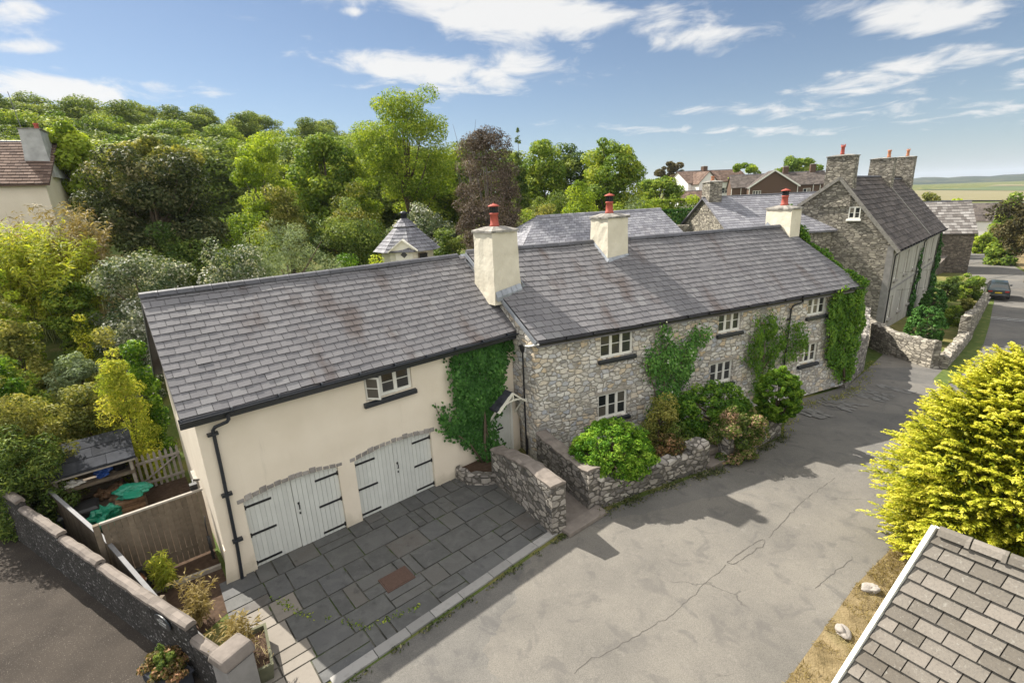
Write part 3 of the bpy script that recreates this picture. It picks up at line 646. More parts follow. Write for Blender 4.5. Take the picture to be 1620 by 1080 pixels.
def rubble_wall(root, pts, h, th, mat='wall_stone', name='wall', step=.22, jit=.025, z0=None, cap=None, seed=3):
    """wall along pts [(x,y)], heights h (number or list), thickness to the left of the path"""
    rng = random.Random(seed); P = [np.array(p[:2], float) for p in pts]; H = [h]*len(P) if isinstance(h, (int, float)) else h
    S = []
    for i in range(len(P)-1):
        n = max(1, int(np.linalg.norm(P[i+1]-P[i])/step))
        for j in range(n+(i == len(P)-2)): S.append((P[i]+(P[i+1]-P[i])*j/n, H[i]+(H[i+1]-H[i])*j/n, i))
    mb = MB(); cm = MB(); rings = []; cr = []
    for q, (p, hh, i) in enumerate(S):
        a = S[max(q-1, 0)][0]; b = S[min(q+1, len(S)-1)][0]; u = nrm(b-a); s = np.array([-u[1], u[0]])
        g = gzs(p[0], p[1]) if z0 is None else z0
        ht = hh+rng.uniform(-jit, jit)*1.6
        prof = [(0, -.25), (0, ht*.35), (0, ht*.7), (0, ht-.05), (th*.15, ht), (th*.5, ht+.025), (th*.85, ht), (th, ht-.05), (th, ht*.7), (th, ht*.35), (th, -.25)]
        rings.append(mb.add([(p[0]+s[0]*(x+rng.uniform(-jit, jit)*.7), p[1]+s[1]*(x+rng.uniform(-jit, jit)*.7), g+z+(rng.uniform(-jit, jit) if z > 0 else 0)) for x, z in prof]))
        if cap:
            e = .018; prof = [(-e, ht-.02), (-e, ht+cap*.5), (th*.2, ht+cap), (th*.8, ht+cap), (th+e, ht+cap*.5), (th+e, ht-.02)]
            cr.append(cm.add([(p[0]+s[0]*(x+rng.uniform(-.01, .01)), p[1]+s[1]*(x+rng.uniform(-.01, .01)), g+z+rng.uniform(-.012, .012)) for x, z in prof]))
    for R_, B_, m in ((rings, mb, 11), (cr, cm, 6)):
        if not R_: continue
        for a, b in zip(R_, R_[1:]):
            for k in range(m-1): B_.face((a+k, b+k, b+k+1, a+k+1), rng.random())
        B_.face([R_[0]+k for k in range(m)]); B_.face([R_[-1]+m-1-k for k in range(m)])
    o = mb.build(name, mat, root)
    if cap: cm.build('coping', 'coping', root)
    return o
def block_wall(root, pts, h, th, z0=None, **k): return rubble_wall(root, pts, h, th, z0=z0, **k)

random.seed(7)
# ================================================================== THE SETTING
xs = np.unique(np.concatenate([np.linspace(-5000, -700, 12), np.linspace(-700, -90, 24), np.arange(-90, 141, 1.0), np.linspace(141, 700, 24), np.linspace(700, 6000, 14)]))
ys = np.unique(np.concatenate([np.linspace(-60, -20, 5), np.arange(-20, 131, 1.0), np.linspace(131, 700, 30), np.linspace(700, 8000, 20)]))
gx, gy = np.meshgrid(xs, ys); V = np.c_[gx.ravel(), gy.ravel(), gz(gx.ravel(), gy.ravel())]
nxg = len(xs); idx = np.arange(len(V)).reshape(len(ys), nxg)
Fq = np.stack([idx[:-1, :-1], idx[:-1, 1:], idx[1:, 1:], idx[1:, :-1]], -1).reshape(-1, 4)
structure(npmesh('ground', V, Fq, 'ground_grass', None, np.full(len(Fq), .5), True))

ROAD_L = [(-20, -6.5), (-3.32, 7.25), (1.02, 10.99), (2.3, 11.95), (5.9, 13.75), (9.6, 15.85), (11.8, 19.2), (19.2, 23.4), (24, 25), (34.5, 35), (42, 42.5), (52, 53), (63, 66.5), (78, 86), (96, 112)]
ROAD_R = [(-10, -10), (4.6, 6.7), (7.4, 8.9), (8.9, 9.9), (10.8, 11.3), (13, 13.4), (18, 17.3), (24, 22), (30.3, 27.2), (40, 35.6), (47, 42), (56, 50), (66, 60), (84, 84), (104, 112)]
strip('road', ROAD_L, ROAD_R, .004, 'road_asphalt')
vr = [(-2, 0), (4.6, 6.7), (7.4, 8.9), (8.9, 9.9), (10.8, 11.3), (13, 13.4), (18, 17.3), (24, 22), (30.3, 27.2)]
vr2 = [(1, -2), (9, 5.5), (11, 7.2), (13, 8.5), (15, 9.8), (17, 11.5), (21, 14.5), (28, 20), (34, 25)]
strip('dry_grass_verge', [(a+.0, b+.0) for a, b in vr], vr2, .009, 'dry_grass', far=.055)
strip('far_grass_verge', [(47.3, 41.7), (56.3, 49.7), (66.3, 59.7), (84.3, 83.7), (104.3, 111.7)], [(52, 38), (62, 46.5), (72, 57.5), (92, 82), (114, 110)], .01, 'dry_grass', far=.06)
strip('grass_verge', [tuple(GG(*q)[:2]) for q in ((1476, 602), (1505, 573), (1535, 538), (1549, 508), (1562, 484), (1570, 470))], [tuple(GG(*q)[:2]) for q in ((1492, 616), (1533, 583), (1556, 545), (1565, 515), (1570, 488), (1574, 470))], .016, 'green_verge', far=.065)
strip('lane_side', [(9.8, 16.2), (11.6, 19.2), (15.3, 21.0), (18.6, 24.1), (22.1, 27.5)], [(10.6, 16.3), (14, 19.2), (18, 22.0), (21, 23.6), (23.0, 24.6)], .0068, 'road_asphalt')
# neighbour's drive
sheet('driveway', [(-40, 27), (-22.7, 16.9), (-5.2, 6.85), (-4.6, 5.9), (-9, 1.5), (-24, -14), (-48, -4)], .004, 'drive_tarmac')
sheet('leaf_litter_path', [gw(-.1, .6)[:2], gw(-.1, 6.7)[:2], gw(-5, 7.5)[:2], (-16, 13.4), (-7, 8.2), gw(-.1, -.9)[:2]], .005, 'soil')
sheet('garden_bed', [(2.35, 12.4), (5.9, 14.1), (9.4, 16.1), (9.1, 17.7), (2.0, 14.75)], .18, 'soil')
# forecourt of flagstones
def clip_poly(S, C):
    out = list(S)
    for i in range(len(C)):
        a, b = C[i], C[(i+1) % len(C)]; inp = out; out = []
        if not inp: break
        def ins(p): return (b[0]-a[0])*(p[1]-a[1])-(b[1]-a[1])*(p[0]-a[0]) >= -1e-9
        for j in range(len(inp)):
            p, q = inp[j-1], inp[j]
            if ins(q) != ins(p):
                d1 = (b[0]-a[0])*(p[1]-a[1])-(b[1]-a[1])*(p[0]-a[0]); d2 = (b[0]-a[0])*(q[1]-a[1])-(b[1]-a[1])*(q[0]-a[0]); t_ = d1/(d1-d2)
                out.append((p[0]+(q[0]-p[0])*t_, p[1]+(q[1]-p[1])*t_))
            if ins(q): out.append(q)
    return out
FC = [(-4.75, 6.45), (-3.50, 7.42), (.88, 11.17), (-.75, 14.0), (-2.2, 14.1), (-7.35, 9.85)]
sheet('paving_bed', FC, .006, 'joint_mortar')
mb = MB(); mp = MB(); rng = random.Random(11); v = -6.2; rows_done = []
area = [(-12, -12)]
while v < .6:
    d = rng.choice([.42, .55, .62, .72, .8]); u = -2.5+rng.uniform(-.5, 0)
    while u < 10:
        w = rng.choice([.5, .65, .8, .95, 1.1]); subs = [(u, v, u+w, v+d)]
        if rng.random() < .22: subs = [(u, v, u+w*.5, v+d), (u+w*.5, v, u+w, v+d)]
        elif rng.random() < .2: subs = [(u, v, u+w, v+d*.45), (u, v+d*.45, u+w, v+d)]
        for (a, b, c_, e) in subs:
            g = .014; q = [gw(*p)[:2] for p in ((a+g+rng.uniform(0, .012), b+g+rng.uniform(0, .012)), (c_-g, b+g+rng.uniform(0, .014)), (c_-g-rng.uniform(0, .014), e-g), (a+g, e-g-rng.uniform(0, .014)))]
            q = clip_poly([tuple(p) for p in q], FC)
            if len(q) < 3: continue
            cx = sum(p[0] for p in q)/len(q); cy = sum(p[1] for p in q)/len(q)
            pale = ((np.array([cx, cy])-GO) @ np.array([gc, gs])) < .75 and ((np.array([cx, cy])-GO) @ np.array([-gs, gc])) < -1.3  # slabs in the sunlit corner take the paler copy, sunlight painted in
            B_ = mp if pale else mb; z = .028+rng.uniform(-.004, .004); r = rng.random(); n = len(q)
            k = B_.add([(p[0], p[1], 0) for p in q]+[(p[0], p[1], z+rng.uniform(-.003, .003)) for p in q])
            B_.face([k+n+i for i in range(n)], r)
            for i in range(n): B_.face((k+i, k+(i+1) % n, k+n+(i+1) % n, k+n+i), r)
        u += w
    v += d
structure(mb.build('flagstone_paving', 'flagstone')); structure(mp.build('sunlit_paving', 'sunlit_flagstone'))
mb = MB(); A, B = np.array([-3.62, 7.05]), np.array([.98, 11.12]); u = nrm(B-A); s = np.array([-u[1], u[0]]); L = np.linalg.norm(B-A); x = 0
while x < L-.1:
    w = min(rng.choice([.6, .75, .9]), L-x); a = A+u*(x+.006); b = A+u*(x+w-.006); j = rng.uniform(-.008, .008)
    p = [a, b, b+s*.24, a+s*.24]; mb.hexa([(q[0]+s[0]*j, q[1]+s[1]*j, -.1) for q in p]+[(q[0]+s[0]*j, q[1]+s[1]*j, .05+rng.uniform(-.006, .006)) for q in p], rng.random()); x += w
structure(mb.build('kerb', 'kerb_concrete', bevel=.012))
# far fields and hills on the plain to the right
def field(name, pxs, mat, lift):
    P = [GG(*p) for p in pxs]; mb = MB(); k = mb.add([(p[0], p[1], p[2]+lift) for p in P]); mb.face(range(k, k+len(P))); structure(mb.build(name, mat))
field('stubble_field', [(1440, 318), (1660, 318), (1660, 303), (1440, 300)], 'field_gold', .5)
field('green_field', [(1430, 300.5), (1660, 303), (1660, 295.5), (1430, 295.5)], 'field_green', .7)
field('pale_field', [(1430, 295.2), (1660, 295.2), (1660, 292.6), (1430, 292.8)], 'field_gold', 1.0)
nA = 160; Vh = []; rngn = np.random.default_rng(4)
azs = np.linspace(rad(-60), rad(75), nA); prof = np.zeros(nA)
for f_, a_ in ((5, 1.0), (11, .6), (23, .35), (47, .25)): prof += a_*np.sin(azs*f_+rngn.uniform(0, 6))
prof = 36+3*prof
for D_, hh in ((1900, 0), (2150, .35), (2600, .8), (3200, 1.05), (4200, .4)):
    for a_, p_ in zip(azs, prof): Vh.append((D_*math.sin(a_), D_*math.cos(a_), -16+hh*p_+hh*rngn.normal(0, 1.6)))
idx = np.arange(5*nA).reshape(5, nA); Fq = np.stack([idx[:-1, :-1], idx[:-1, 1:], idx[1:, 1:], idx[1:, :-1]], -1).reshape(-1, 4)
structure(npmesh('hills', np.array(Vh), Fq[:, ::-1], 'far_hill', None, np.full(len(Fq), .5), True))

# ================================================================== GARAGE HOUSE
g = thing('garage_house', 'cream rendered two storey coach house with two pairs of pale garage doors', 'house', (GO[0], GO[1], 0), GY)
GL, GD, EZ, RZ, RY = 9.36, 6.5, 4.47, 6.76, 2.79
PITCH = (RZ-EZ)/(RY+.3)
DOORS = [(.58, 2.90, -.05, 1.94, .13), (3.36, 5.80, -.05, 1.92, .13)]
WIN = (3.93, 5.36, 3.52, 4.24, 0)
FD = (8.12, 8.98, -.05, 2.0, 0)
mb = MB(); facade(mb, 0, GL, EZ-.02, DOORS+[WIN, FD], .2)
zr = RZ-(GD-RY)*PITCH
for p in ([(0, GD, -.3), (0, 0, -.3), (0, 0, EZ+.2*0), (0, RY, RZ-.1), (0, GD, zr-.1)], [(GL, 0, -.3), (GL, GD, -.3), (GL, GD, zr-.1), (GL, RY, RZ-.1), (GL, 0, EZ)], [(GL, GD, -.3), (0, GD, -.3), (0, GD, zr-.1), (GL, GD, zr-.1)]): mb.poly(p)
mb.build('wall', 'cream_render', g)
mb = MB(); mb.hexa([(-.16, -.05, -.2), (.3, -.07, -.2), (.3, -.002, -.2), (-.02, .5, -.2), (-.02, -.004, .9), (.3, -.004, .9), (.3, -.002, .9), (-.004, .3, .9)]); mb.build('corner_batter', 'cream_render', g)
OV = .25
e0, e1, r0, r1 = (-OV, -.3, EZ), (GL+.02, -.3, EZ), (-OV, RY, RZ), (GL+.02, RY, RZ); zb = RZ-(GD+.25-RY)*PITCH
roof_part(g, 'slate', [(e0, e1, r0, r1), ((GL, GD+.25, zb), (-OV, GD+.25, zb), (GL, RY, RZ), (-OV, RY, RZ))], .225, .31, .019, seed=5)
ridge(g, (-OV-.02, RY, RZ+.07), (GL-.25, RY, RZ+.07), 24)
mb = MB()
for a, b in ((e0, r0), ((-OV, GD+.25, zb), r0)): mb.bar((a[0]+.02, a[1], a[2]-.1), (b[0]+.02, b[1], b[2]-.1), .03, .17)
mb.build('bargeboard', 'navy_paint', g)
gutter(g, (-OV-.03, -.37, EZ-.03), (GL-.1, -.37, EZ-.03), r=.065, board=.24, boff=(0, .1, -.02))
mb = MB(); mb.tube([(.62, -.37, EZ-.1), (.62, -.36, EZ-.24), (.58, -.33, EZ-.3), (.36, -.12, EZ-.42), (.31, -.07, EZ-.5), (.30, -.07, 3), (.25, -.07, .9), (.2, -.08, 0.02)], .04, 10)
for z in (3.85, 2.3, 1.05): mb.box(.18, .40, -.13, -.005, z, z+.06)
mb.build('downpipe', 'navy_paint', g)
# garage doors
def leaf(x0, x1, op, hinge_left, handle, push=0):
    mb = MB(); n = 10; w = (x1-x0)/n
    def top(x): u_ = (x-op[0])/(op[1]-op[0])*2-1; return op[3]+op[4]*(1-u_*u_)-.015
    for i in range(n):
        a, b = x0+w*i+.004, x0+w*(i+1)-.004; r = random.random()
        mb.hexa([(a, .10-push, .03), (b, .10-push, .03), (b, .135, .03), (a, .135, .03), (a, .10-push, top(a)), (b, .10-push, top(b)), (b, .135, top(b)), (a, .135, top(a))], r)
    mb.hexa([(x0, .115, .03), (x1, .115, .03), (x1, .15, .03), (x0, .15, .03), (x0, .115, top(x0)-.02), (x1, .115, top(x1)-.02), (x1, .15, top(x1)-.02), (x0, .15, top(x0)-.02)], .1)
    d = mb.build('garage_door', 'door_paint', g)
    for z in (.14, .95, 1.74):
        h = MB(); a, b = (x0+.01, x0+.62) if hinge_left else (x1-.01, x1-.62)
        h.box(min(a, b), max(a, b), .082-push, .098-push, z-.028, z+.028); h.box(a-.03, a+.03, .075-push, .099-push, z-.06, z+.06); h.build('hinge', 'black_paint', d)
    if handle:
        h = MB(); x = x0+.09; h.tube([(x, .09-push, 1.30), (x, .045-push, 1.27), (x, .045-push, 1.17), (x, .09-push, 1.14)], .014, 8); h.box(x-.02, x+.02, .088-push, .099-push, .99, 1.05); h.box(x-.025, x+.025, .088-push, .099-push, 1.28, 1.34); h.build('handle', 'black_paint', d)
o = DOORS[0]; m = 1.70; leaf(o[0], m-.004, o, True, False); leaf(m+.004, o[1], o, False, True, .022)
o = DOORS[1]; m = 4.55; leaf(o[0], m-.003, o, True, False); leaf(m+.003, o[1], o, False, True)
for o in DOORS:
    mb = MB(); n = 15; x0, x1 = o[0]-.13, o[1]+.13
    def arc(x): u_ = min(1, max(-1, (x-o[0])/(o[1]-o[0])*2-1)); return o[3]+o[4]*(1-u_*u_)
    for i in range(n):
        a = x0+(x1-x0)*i/n+.008; b = x0+(x1-x0)*(i+1)/n-.008; hh = random.uniform(.10, .16); y = -random.uniform(.005, .035)
        mb.hexa([(a, y, arc(a)+.002), (b, y, arc(b)+.002), (b, .06, arc(b)+.002), (a, .06, arc(a)+.002), (a-.006, y+.006, arc(a)+hh), (b+.004, y+.006, arc(b)+hh), (b+.004, .06, arc(b)+hh), (a-.006, .06, arc(a)+hh)], random.random())
    mb.build('stone_arch', 'arch_stone', g, bevel=.014)
window(g, WIN[0], WIN[2], WIN[1]-WIN[0], WIN[3]-WIN[2], 0, 3, 2, opened=0)
mb = MB()
for i in range(8):
    w = .86/8; mb.box(8.12+w*i+.003, 8.12+w*(i+1)-.003, .09, .13, 0, 1.94, random.random())
mb.box(8.12, 8.98, .11, .15, 0, 1.9, .2); fd = mb.build('front_door', 'door_paint', g)
h = MB(); h.box(8.40, 8.68, .078, .089, 1.02, 1.08); h.build('letter_box', 'black_paint', fd)
h = MB(); h.box(8.05, 8.13, -.012, .09, 0, 2.04); h.box(8.97, 9.05, -.012, .09, 0, 2.04); h.box(8.05, 9.05, -.011, .089, 2.0, 2.08); h.build('door_frame', 'white_paint', g)
# porch canopy
cx, cw, cf, cz, ca = 8.6, .56, -.55, 2.12, 2.58
mb = MB(); deck(mb, (cx-cw-.06, cf-.04, cz-.05), (cx-cw-.06, -.003, cz-.05), (cx, cf-.04, ca), (cx, -.003, ca), .05); deck(mb, (cx+cw+.06, cf-.04, cz-.05), (cx+cw+.06, -.003, cz-.05), (cx, cf-.04, ca), (cx, -.003, ca), .05)
slates(mb, (cx-cw-.06, -.003, cz-.05), (cx-cw-.06, cf-.04, cz-.05), (cx, -.003, ca), (cx, cf-.04, ca), .16, .2, .012); slates(mb, (cx+cw+.06, cf-.04, cz-.05), (cx+cw+.06, -.003, cz-.05), (cx, cf-.04, ca), (cx, -.003, ca), .16, .2, .012)
po = mb.build('porch_canopy', 'dark_slate', g)
mb = MB(); y = cf-.07
mb.bar((cx-cw-.07, y, cz-.09), (cx, y, ca-.04), .05, .09, up=(0, 1, 0)); mb.bar((cx+cw+.07, y, cz-.09), (cx, y, ca-.04), .05, .09, up=(0, 1, 0)); mb.bar((cx, y, cz+.17), (cx, y, ca-.06), .05, .05)
pts = [(cx-cw*math.cos(k*math.pi/10), y, cz-.06+.24*math.sin(k*math.pi/10)) for k in range(11)]
for a, b in zip(pts, pts[1:]): mb.bar(a, b, .05, .06, up=(0, 1, 0))
mb.build('truss', 'cream_paint', po)
for sx_ in (-1, 1):
    mb = MB(); mb.bar((cx+sx_*cw, -.003, cz-.07), (cx+sx_*cw, cf-.04, cz-.07), .06, .06); mb.bar((cx+sx_*cw, -.03, cz-.6), (cx+sx_*cw, cf+.12, cz-.09), .055, .055); mb.build('bracket', 'cream_paint', po)
# lead flashing between the two roofs
mb = MB()
for i in range(9):
    t0, t1 = i/9, (i+1)/9; p = [np.array(e1)*(1-t_)+np.array(r1)*t_ for t_ in (t0, t1)]
    mb.bar(p[0]+[.02, 0, .05+.01*(i % 2)], p[1]+[.02, 0, .05+.01*(i % 2)], .3, .012, random.random())
mb.build('lead_flashing', 'lead', g)
# outside tap box and bracket on the gable
mb = MB(); mb.box(-.09, -.002, 3.0, 3.7, 1.1, 1.5); mb.build('meter_box', 'grey_render', g)
mb = MB(); mb.tube([(-.03, 2.1, 1.9), (-.18, 2.0, 2.0), (-.2, 1.8, 1.95)], .025, 6); mb.box(-.28, -.12, 1.7, 1.85, 1.85, 2.0); mb.build('wall_lamp', 'black_paint', g)

# ================================================================== STONE COTTAGE
CY = rad(23.48); C0 = np.array([.7003, 14.7834, 0])
c = thing('stone_cottage', 'long rubble stone cottage with slate roof, six white casement windows and three rendered chimneys', 'house', C0, CY)
CLn = 16.0
CW = [(2.47, 3.84, 3.29, 4.20), (2.40, 3.64, 1.04, 1.98), (7.80, 8.97, 3.37, 4.20), (7.55, 8.72, 1.32, 2.20), (12.78, 13.94, 3.36, 4.19), (12.62, 13.74, 1.25, 2.11)]
ce0, ce1, cr0, cr1 = np.array([.0, -.2, 4.35]), np.array([15.95, -.2, 4.35]), np.array([-.85, 3.55, 6.9]), np.array([14.35, 2.72, 6.9])
mb = MB(); facade(mb, 0, 15.9, 4.33, [(*w, 0) for w in CW], .17)
CD = 6.6; zbk = 4.6
mb.poly([(0, CD, -.3), (0, 0, -.3), (0, 0, 4.33), (-.75, 3.5, 6.8), (0, CD, zbk)]); mb.poly([(15.9, 0, -.3), (15.9, CD, -.3), (15.9, CD, zbk), (14.5, 2.75, 6.8), (15.9, 0, 4.33)]); mb.poly([(15.9, CD, -.3), (0, CD, -.3), (0, CD, zbk), (15.9, CD, zbk)])
mb.build('wall', 'cottage_stone', c)
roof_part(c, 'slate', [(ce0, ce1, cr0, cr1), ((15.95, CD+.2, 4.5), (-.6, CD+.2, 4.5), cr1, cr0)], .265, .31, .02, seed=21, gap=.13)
ridge(c, cr0+[0, 0, .07], np.array([4.3, 3.27, 6.97]), 10, name='ridge_tiles'); ridge(c, np.array([5.55, 3.2, 6.97]), cr1+[-.3, .0, .07], 20, name='ridge_tiles')
mb = MB(); mb.poly([ce1+[-.0, 0, .03], ce1+[.12, .1, -.02], cr1+[1.0, .3, -.35], cr1+[0, 0, .05]]); mb.poly([ce1+[-.0, 0, .0], cr1+[0, 0, .0], cr1+[1.0, .3, -.4], ce1+[.12, .1, -.06]]); mb.build('lead_verge', 'lead', c)
mb = MB(); mb.bar(ce0+[-.03, .05, -.06], cr0+[-.03, 0, -.06], .04, .13); mb.build('bargeboard', 'lead', c)
gutter(c, (.05, -.26, 4.31), (15.9, -.26, 4.31), 'black_paint', .05, board=.1, boff=(0, .06, .0))
for w in CW: window(c, w[0], w[2], w[1]-w[0], w[3]-w[2], 0, 3, 2)
for w in (CW[1], CW[3], CW[5]):
    mb = MB(); mb.box(w[0]-.14, w[1]+.16, -.022, .05, w[3]+.015, w[3]+.12); mb.build('lintel', 'grey_timber', c)
mb = MB(); mb.tube([(12.05, -.26, 4.25), (12.05, -.25, 4.12), (11.72, -.1, 3.98), (11.66, -.07, 3.85), (11.6, -.07, 0.02)], .036, 8)
for z in (3.4, 2.2, 1.0): mb.box(11.54, 11.70, -.11, -.005, z, z+.05)
mb.build('downpipe', 'black_paint', c)
mb = MB(); px_ = -.12; mb.tube([(px_, .62, 3.85), (px_, .62, .02)], .045, 8); mb.lathe([(.05, 3.8), (.12, 3.95), (.13, 4.08), (.11, 4.08)], (px_, .62, 0), 8); mb.build('downpipe', 'black_paint', c)
mb = MB(); mb.tube([(.02, -.26, 4.28), (-.08, .2, 4.12), (px_, .6, 4.05)], .03, 6); mb.build('gutter_spout', 'white_paint', c)
CH_ = [(-.6, .42, 1.58, 2.68, 5.3, 7.64, .05, 13), (4.40, 5.42, 2.38, 3.38, 6.0, 7.80, .02, 7), (14.1, 14.72, 2.2, 3.5, 5.3, 7.66, .02, 0)]
for a in CH_: chimney(c, *a[:6], taper=a[6], rot=a[7])
for a in CH_:
    mb = MB(); z_ = lambda y: 4.35+(y+.2)*.72+.03; ca_, sa_ = math.cos(rad(a[7])), math.sin(rad(a[7]))
    def fl(x0_, x1_, y0_, y1_, r):
        q = [(a[0]+(x-a[0])*ca_-(y-a[2])*sa_, a[2]+(x-a[0])*sa_+(y-a[2])*ca_) for x, y in ((x0_, y0_), (x1_, y0_), (x1_, y1_), (x0_, y1_))]
        mb.hexa([(x, y, z_(y)-.12) for x, y in q]+[(x, y, z_(y)+(.13 if k_ in hi_ else .02)) for k_, (x, y) in enumerate(q)], r)
    for i in range(5):
        x = a[0]+(a[1]-a[0])*i/5; hi_ = (2, 3); fl(x-.03, x+(a[1]-a[0])/5-.002, a[2]-.17, a[2]-.016-a[6]*1.2, random.random())
    for i in range(7):
        y = a[2]-.1+(a[3]-a[2])*i/7; hi_ = (0, 3); fl(a[1]+.013+a[6], a[1]+.13+a[6], y, y+(a[3]-a[2])/7-.004, random.random())
        if a[0] > 0: hi_ = (1, 2); fl(a[0]-.13, a[0]-.013, y, y+(a[3]-a[2])/7-.004, random.random())
    mb.build('lead_flashing', 'lead', c)
# rear slate wing with hipped roof
mb = MB(); RW = [np.array(p, float) for p in ((2.2, 6.5, 5.6), (13.2, 6.5, 5.6), (13.2, 13.2, 5.6), (2.2, 13.2, 5.6), (5.2, 9.85, 7.75), (13.2, 9.85, 7.75))]
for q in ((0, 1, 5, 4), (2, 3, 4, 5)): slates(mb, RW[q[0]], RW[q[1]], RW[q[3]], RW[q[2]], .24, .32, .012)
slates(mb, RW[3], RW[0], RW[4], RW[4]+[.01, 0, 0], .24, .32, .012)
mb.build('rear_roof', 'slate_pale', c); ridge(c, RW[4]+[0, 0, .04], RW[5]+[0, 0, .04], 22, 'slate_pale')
mb = MB(); mb.box(2.45, 13.1, 6.7, 13.0, -.3, 5.6); mb.build('rear_wall', 'cream_render', c)

# ================================================================== GARDEN WALLS OF THE COTTAGE
w = thing('garden_wall', 'thick rubble wall running from the ivy to a square pier at the kerb', 'wall', (0, 0, 0))
rubble_wall(w, [(1.22, 11.25), (.55, 12.45), (-.45, 14.05)], [1.5, 1.45, 1.15], .45, 'wall_stone', step=.2, cap=.05, seed=1)
w = thing('garden_wall', 'low rubble wall beside the entrance path, behind it the bright green bush', 'wall')
rubble_wall(w, [(2.3, 12.2), (1.6, 13.5), (1.0, 14.7)], [1.25, 1.2, 1.25], .4, 'wall_stone', step=.2, cap=.04, seed=2)
w = thing('garden_wall', 'low weathered front garden wall along the road below the bright green bush, ending in a stump', 'wall')
rubble_wall(w, [(2.3, 12.12), (3.6, 12.82), (5.55, 13.72)], [.95, .72, .72], .38, 'wall_stone', step=.18, jit=.04, seed=4)
rubble_wall(w, [(5.5, 13.66), (6.15, 13.98)], [.98, .92], .52, 'wall_stone', name='stump', step=.16, jit=.06, seed=5)
w = thing('garden_wall', 'short low front wall along the road in front of the coppery shrub', 'wall')
rubble_wall(w, [(6.9, 14.3), (8.2, 15.1), (9.55, 15.95)], [.82, .72, .75], .4, 'wall_stone', step=.18, jit=.04, seed=6)
tag(MB().build('x', 'coping'), '', '') if False else None
mb = MB(); mb.box(-.5, .5, -.25, .25, 0, .2, .4, .02); mb.box(-.45, .45, .2, .6, .2, .42, .6, .02); o = mb.build('stone_step', 'coping', bevel=.02); o.location = (6.45, 14.25, 0); o.rotation_euler = (0, 0, rad(29)); tag(o, 'stone step in the gap between the two low front walls', 'step')
mb = MB(); mb.box(-.75, .75, -.2, .2, 0, .13, .6, .015); mb.box(-.7, .7, .2, 1.9, 0, .1, .3, .01); o = mb.build('threshold_step', 'coping', bevel=.02); o.location = (1.75, 11.55, 0); o.rotation_euler = (0, 0, rad(38)); tag(o, 'pale stone threshold between the square pier and the low path wall', 'step')
w = thing('planter_wall', 'low curved stone planter wall at the foot of the ivy', 'planter')
pts = [gw(6.75, -.02), gw(6.8, -.55), gw(7.2, -.95), gw(7.8, -1.1), gw(8.2, -1.0)]
rubble_wall(w, [p[:2] for p in pts][::-1], .42, .22, 'wall_stone', step=.13, jit=.03, seed=7)
mb = MB(); k = mb.add([(p[0], p[1], .32) for p in pts+[gw(8.3, -.02)]]); mb.face(range(k, k+len(pts)+1)); mb.build('planter_soil', 'soil', w)
mb = MB(); mb.box(-.36, .36, -.27, .27, .02, .043); mb.box(-.32, .32, -.23, .23, .043, .05); o = mb.build('manhole_cover', 'rust'); p = G(628, 917); o.location = (p[0], p[1], 0); o.rotation_euler = (0, 0, GY); tag(o, 'rusty brown rectangular manhole cover set in the paving', 'manhole cover')
# cottage side wall running from the right end of the cottage to the big house
w = thing('garden_wall', 'high rubble wall with weeds on top joining the ivy end of the cottage to the tall stone house', 'wall')
rubble_wall(w, [(15.4, 21.1), (18.5, 24.2), (22.2, 29.3)], [2.4, 1.9, 2.5], .45, 'wall_stone', step=.25, jit=.05, seed=8)

# ================================================================== PLANTS OF THE COTTAGE
def in_poly(P, poly):
    x, y = P[:, 0], P[:, 1]; ins = np.zeros(len(P), bool); n = len(poly)
    for i in range(n):
        (x1, y1), (x2, y2) = poly[i], poly[i-1]
        c_ = ((y1 > y) != (y2 > y)) & (x < (x2-x1)*(y-y1)/((y2-y1) if y2 != y1 else 1e-9)+x1); ins ^= c_
    return ins
def climber(name, label, loc, rz, poly, n, leaf_, mat, seed, thick=.22, keep=.0, stems=(), blob=None, cat='climbing plant', aspect=.85, yfun=None):
    rng = np.random.default_rng(seed); root = thing(name, label, cat, loc, rz); poly = np.array(poly)
    lo, hi = poly.min(0)-.15, poly.max(0)+.15; P = rng.uniform(lo, hi, (n*3, 2))
    # clumpy density: blobs
    K = 70; bc = rng.uniform(lo, hi, (K, 2)); bs = rng.uniform(.2, .55, K); bh = rng.uniform(.2, 1, K)
    jit = P+rng.normal(0, .13, P.shape); ok = in_poly(jit, poly); P = P[ok]
    f = np.max(np.exp(-((P[:, None]-bc[None])**2).sum(-1)/(bs**2)[None])*bh[None], 1)
    sel = rng.random(len(P)) < (keep+(1-keep)*np.clip(f*1.5, 0, 1)); P = P[sel][:n]; f = f[sel][:n]
    y = -(.03+thick*f*rng.uniform(.5, 1, len(P)))
    if yfun is not None: y = y-yfun(P)*rng.uniform(.3, 1, len(P))
    pos = np.stack([P[:, 0], y, P[:, 1]], 1); N = np.stack([rng.normal(0, .5, len(P)), -np.ones(len(P)), .35+rng.normal(0, .45, len(P))], 1)
    tang = np.stack([rng.normal(0, .6, len(P)), rng.normal(0, .3, len(P)), -np.ones(len(P))], 1)
    leaves('foliage', pos, N, leaf_, mat, .32+.42*f+rng.normal(0, .2, len(P)), root, aspect, tang, rng)
    mb = MB()
    for st in stems: mb.tube(st[0], st[1], 6)
    if stems: mb.build('stem', 'bark', root, True)
    return root
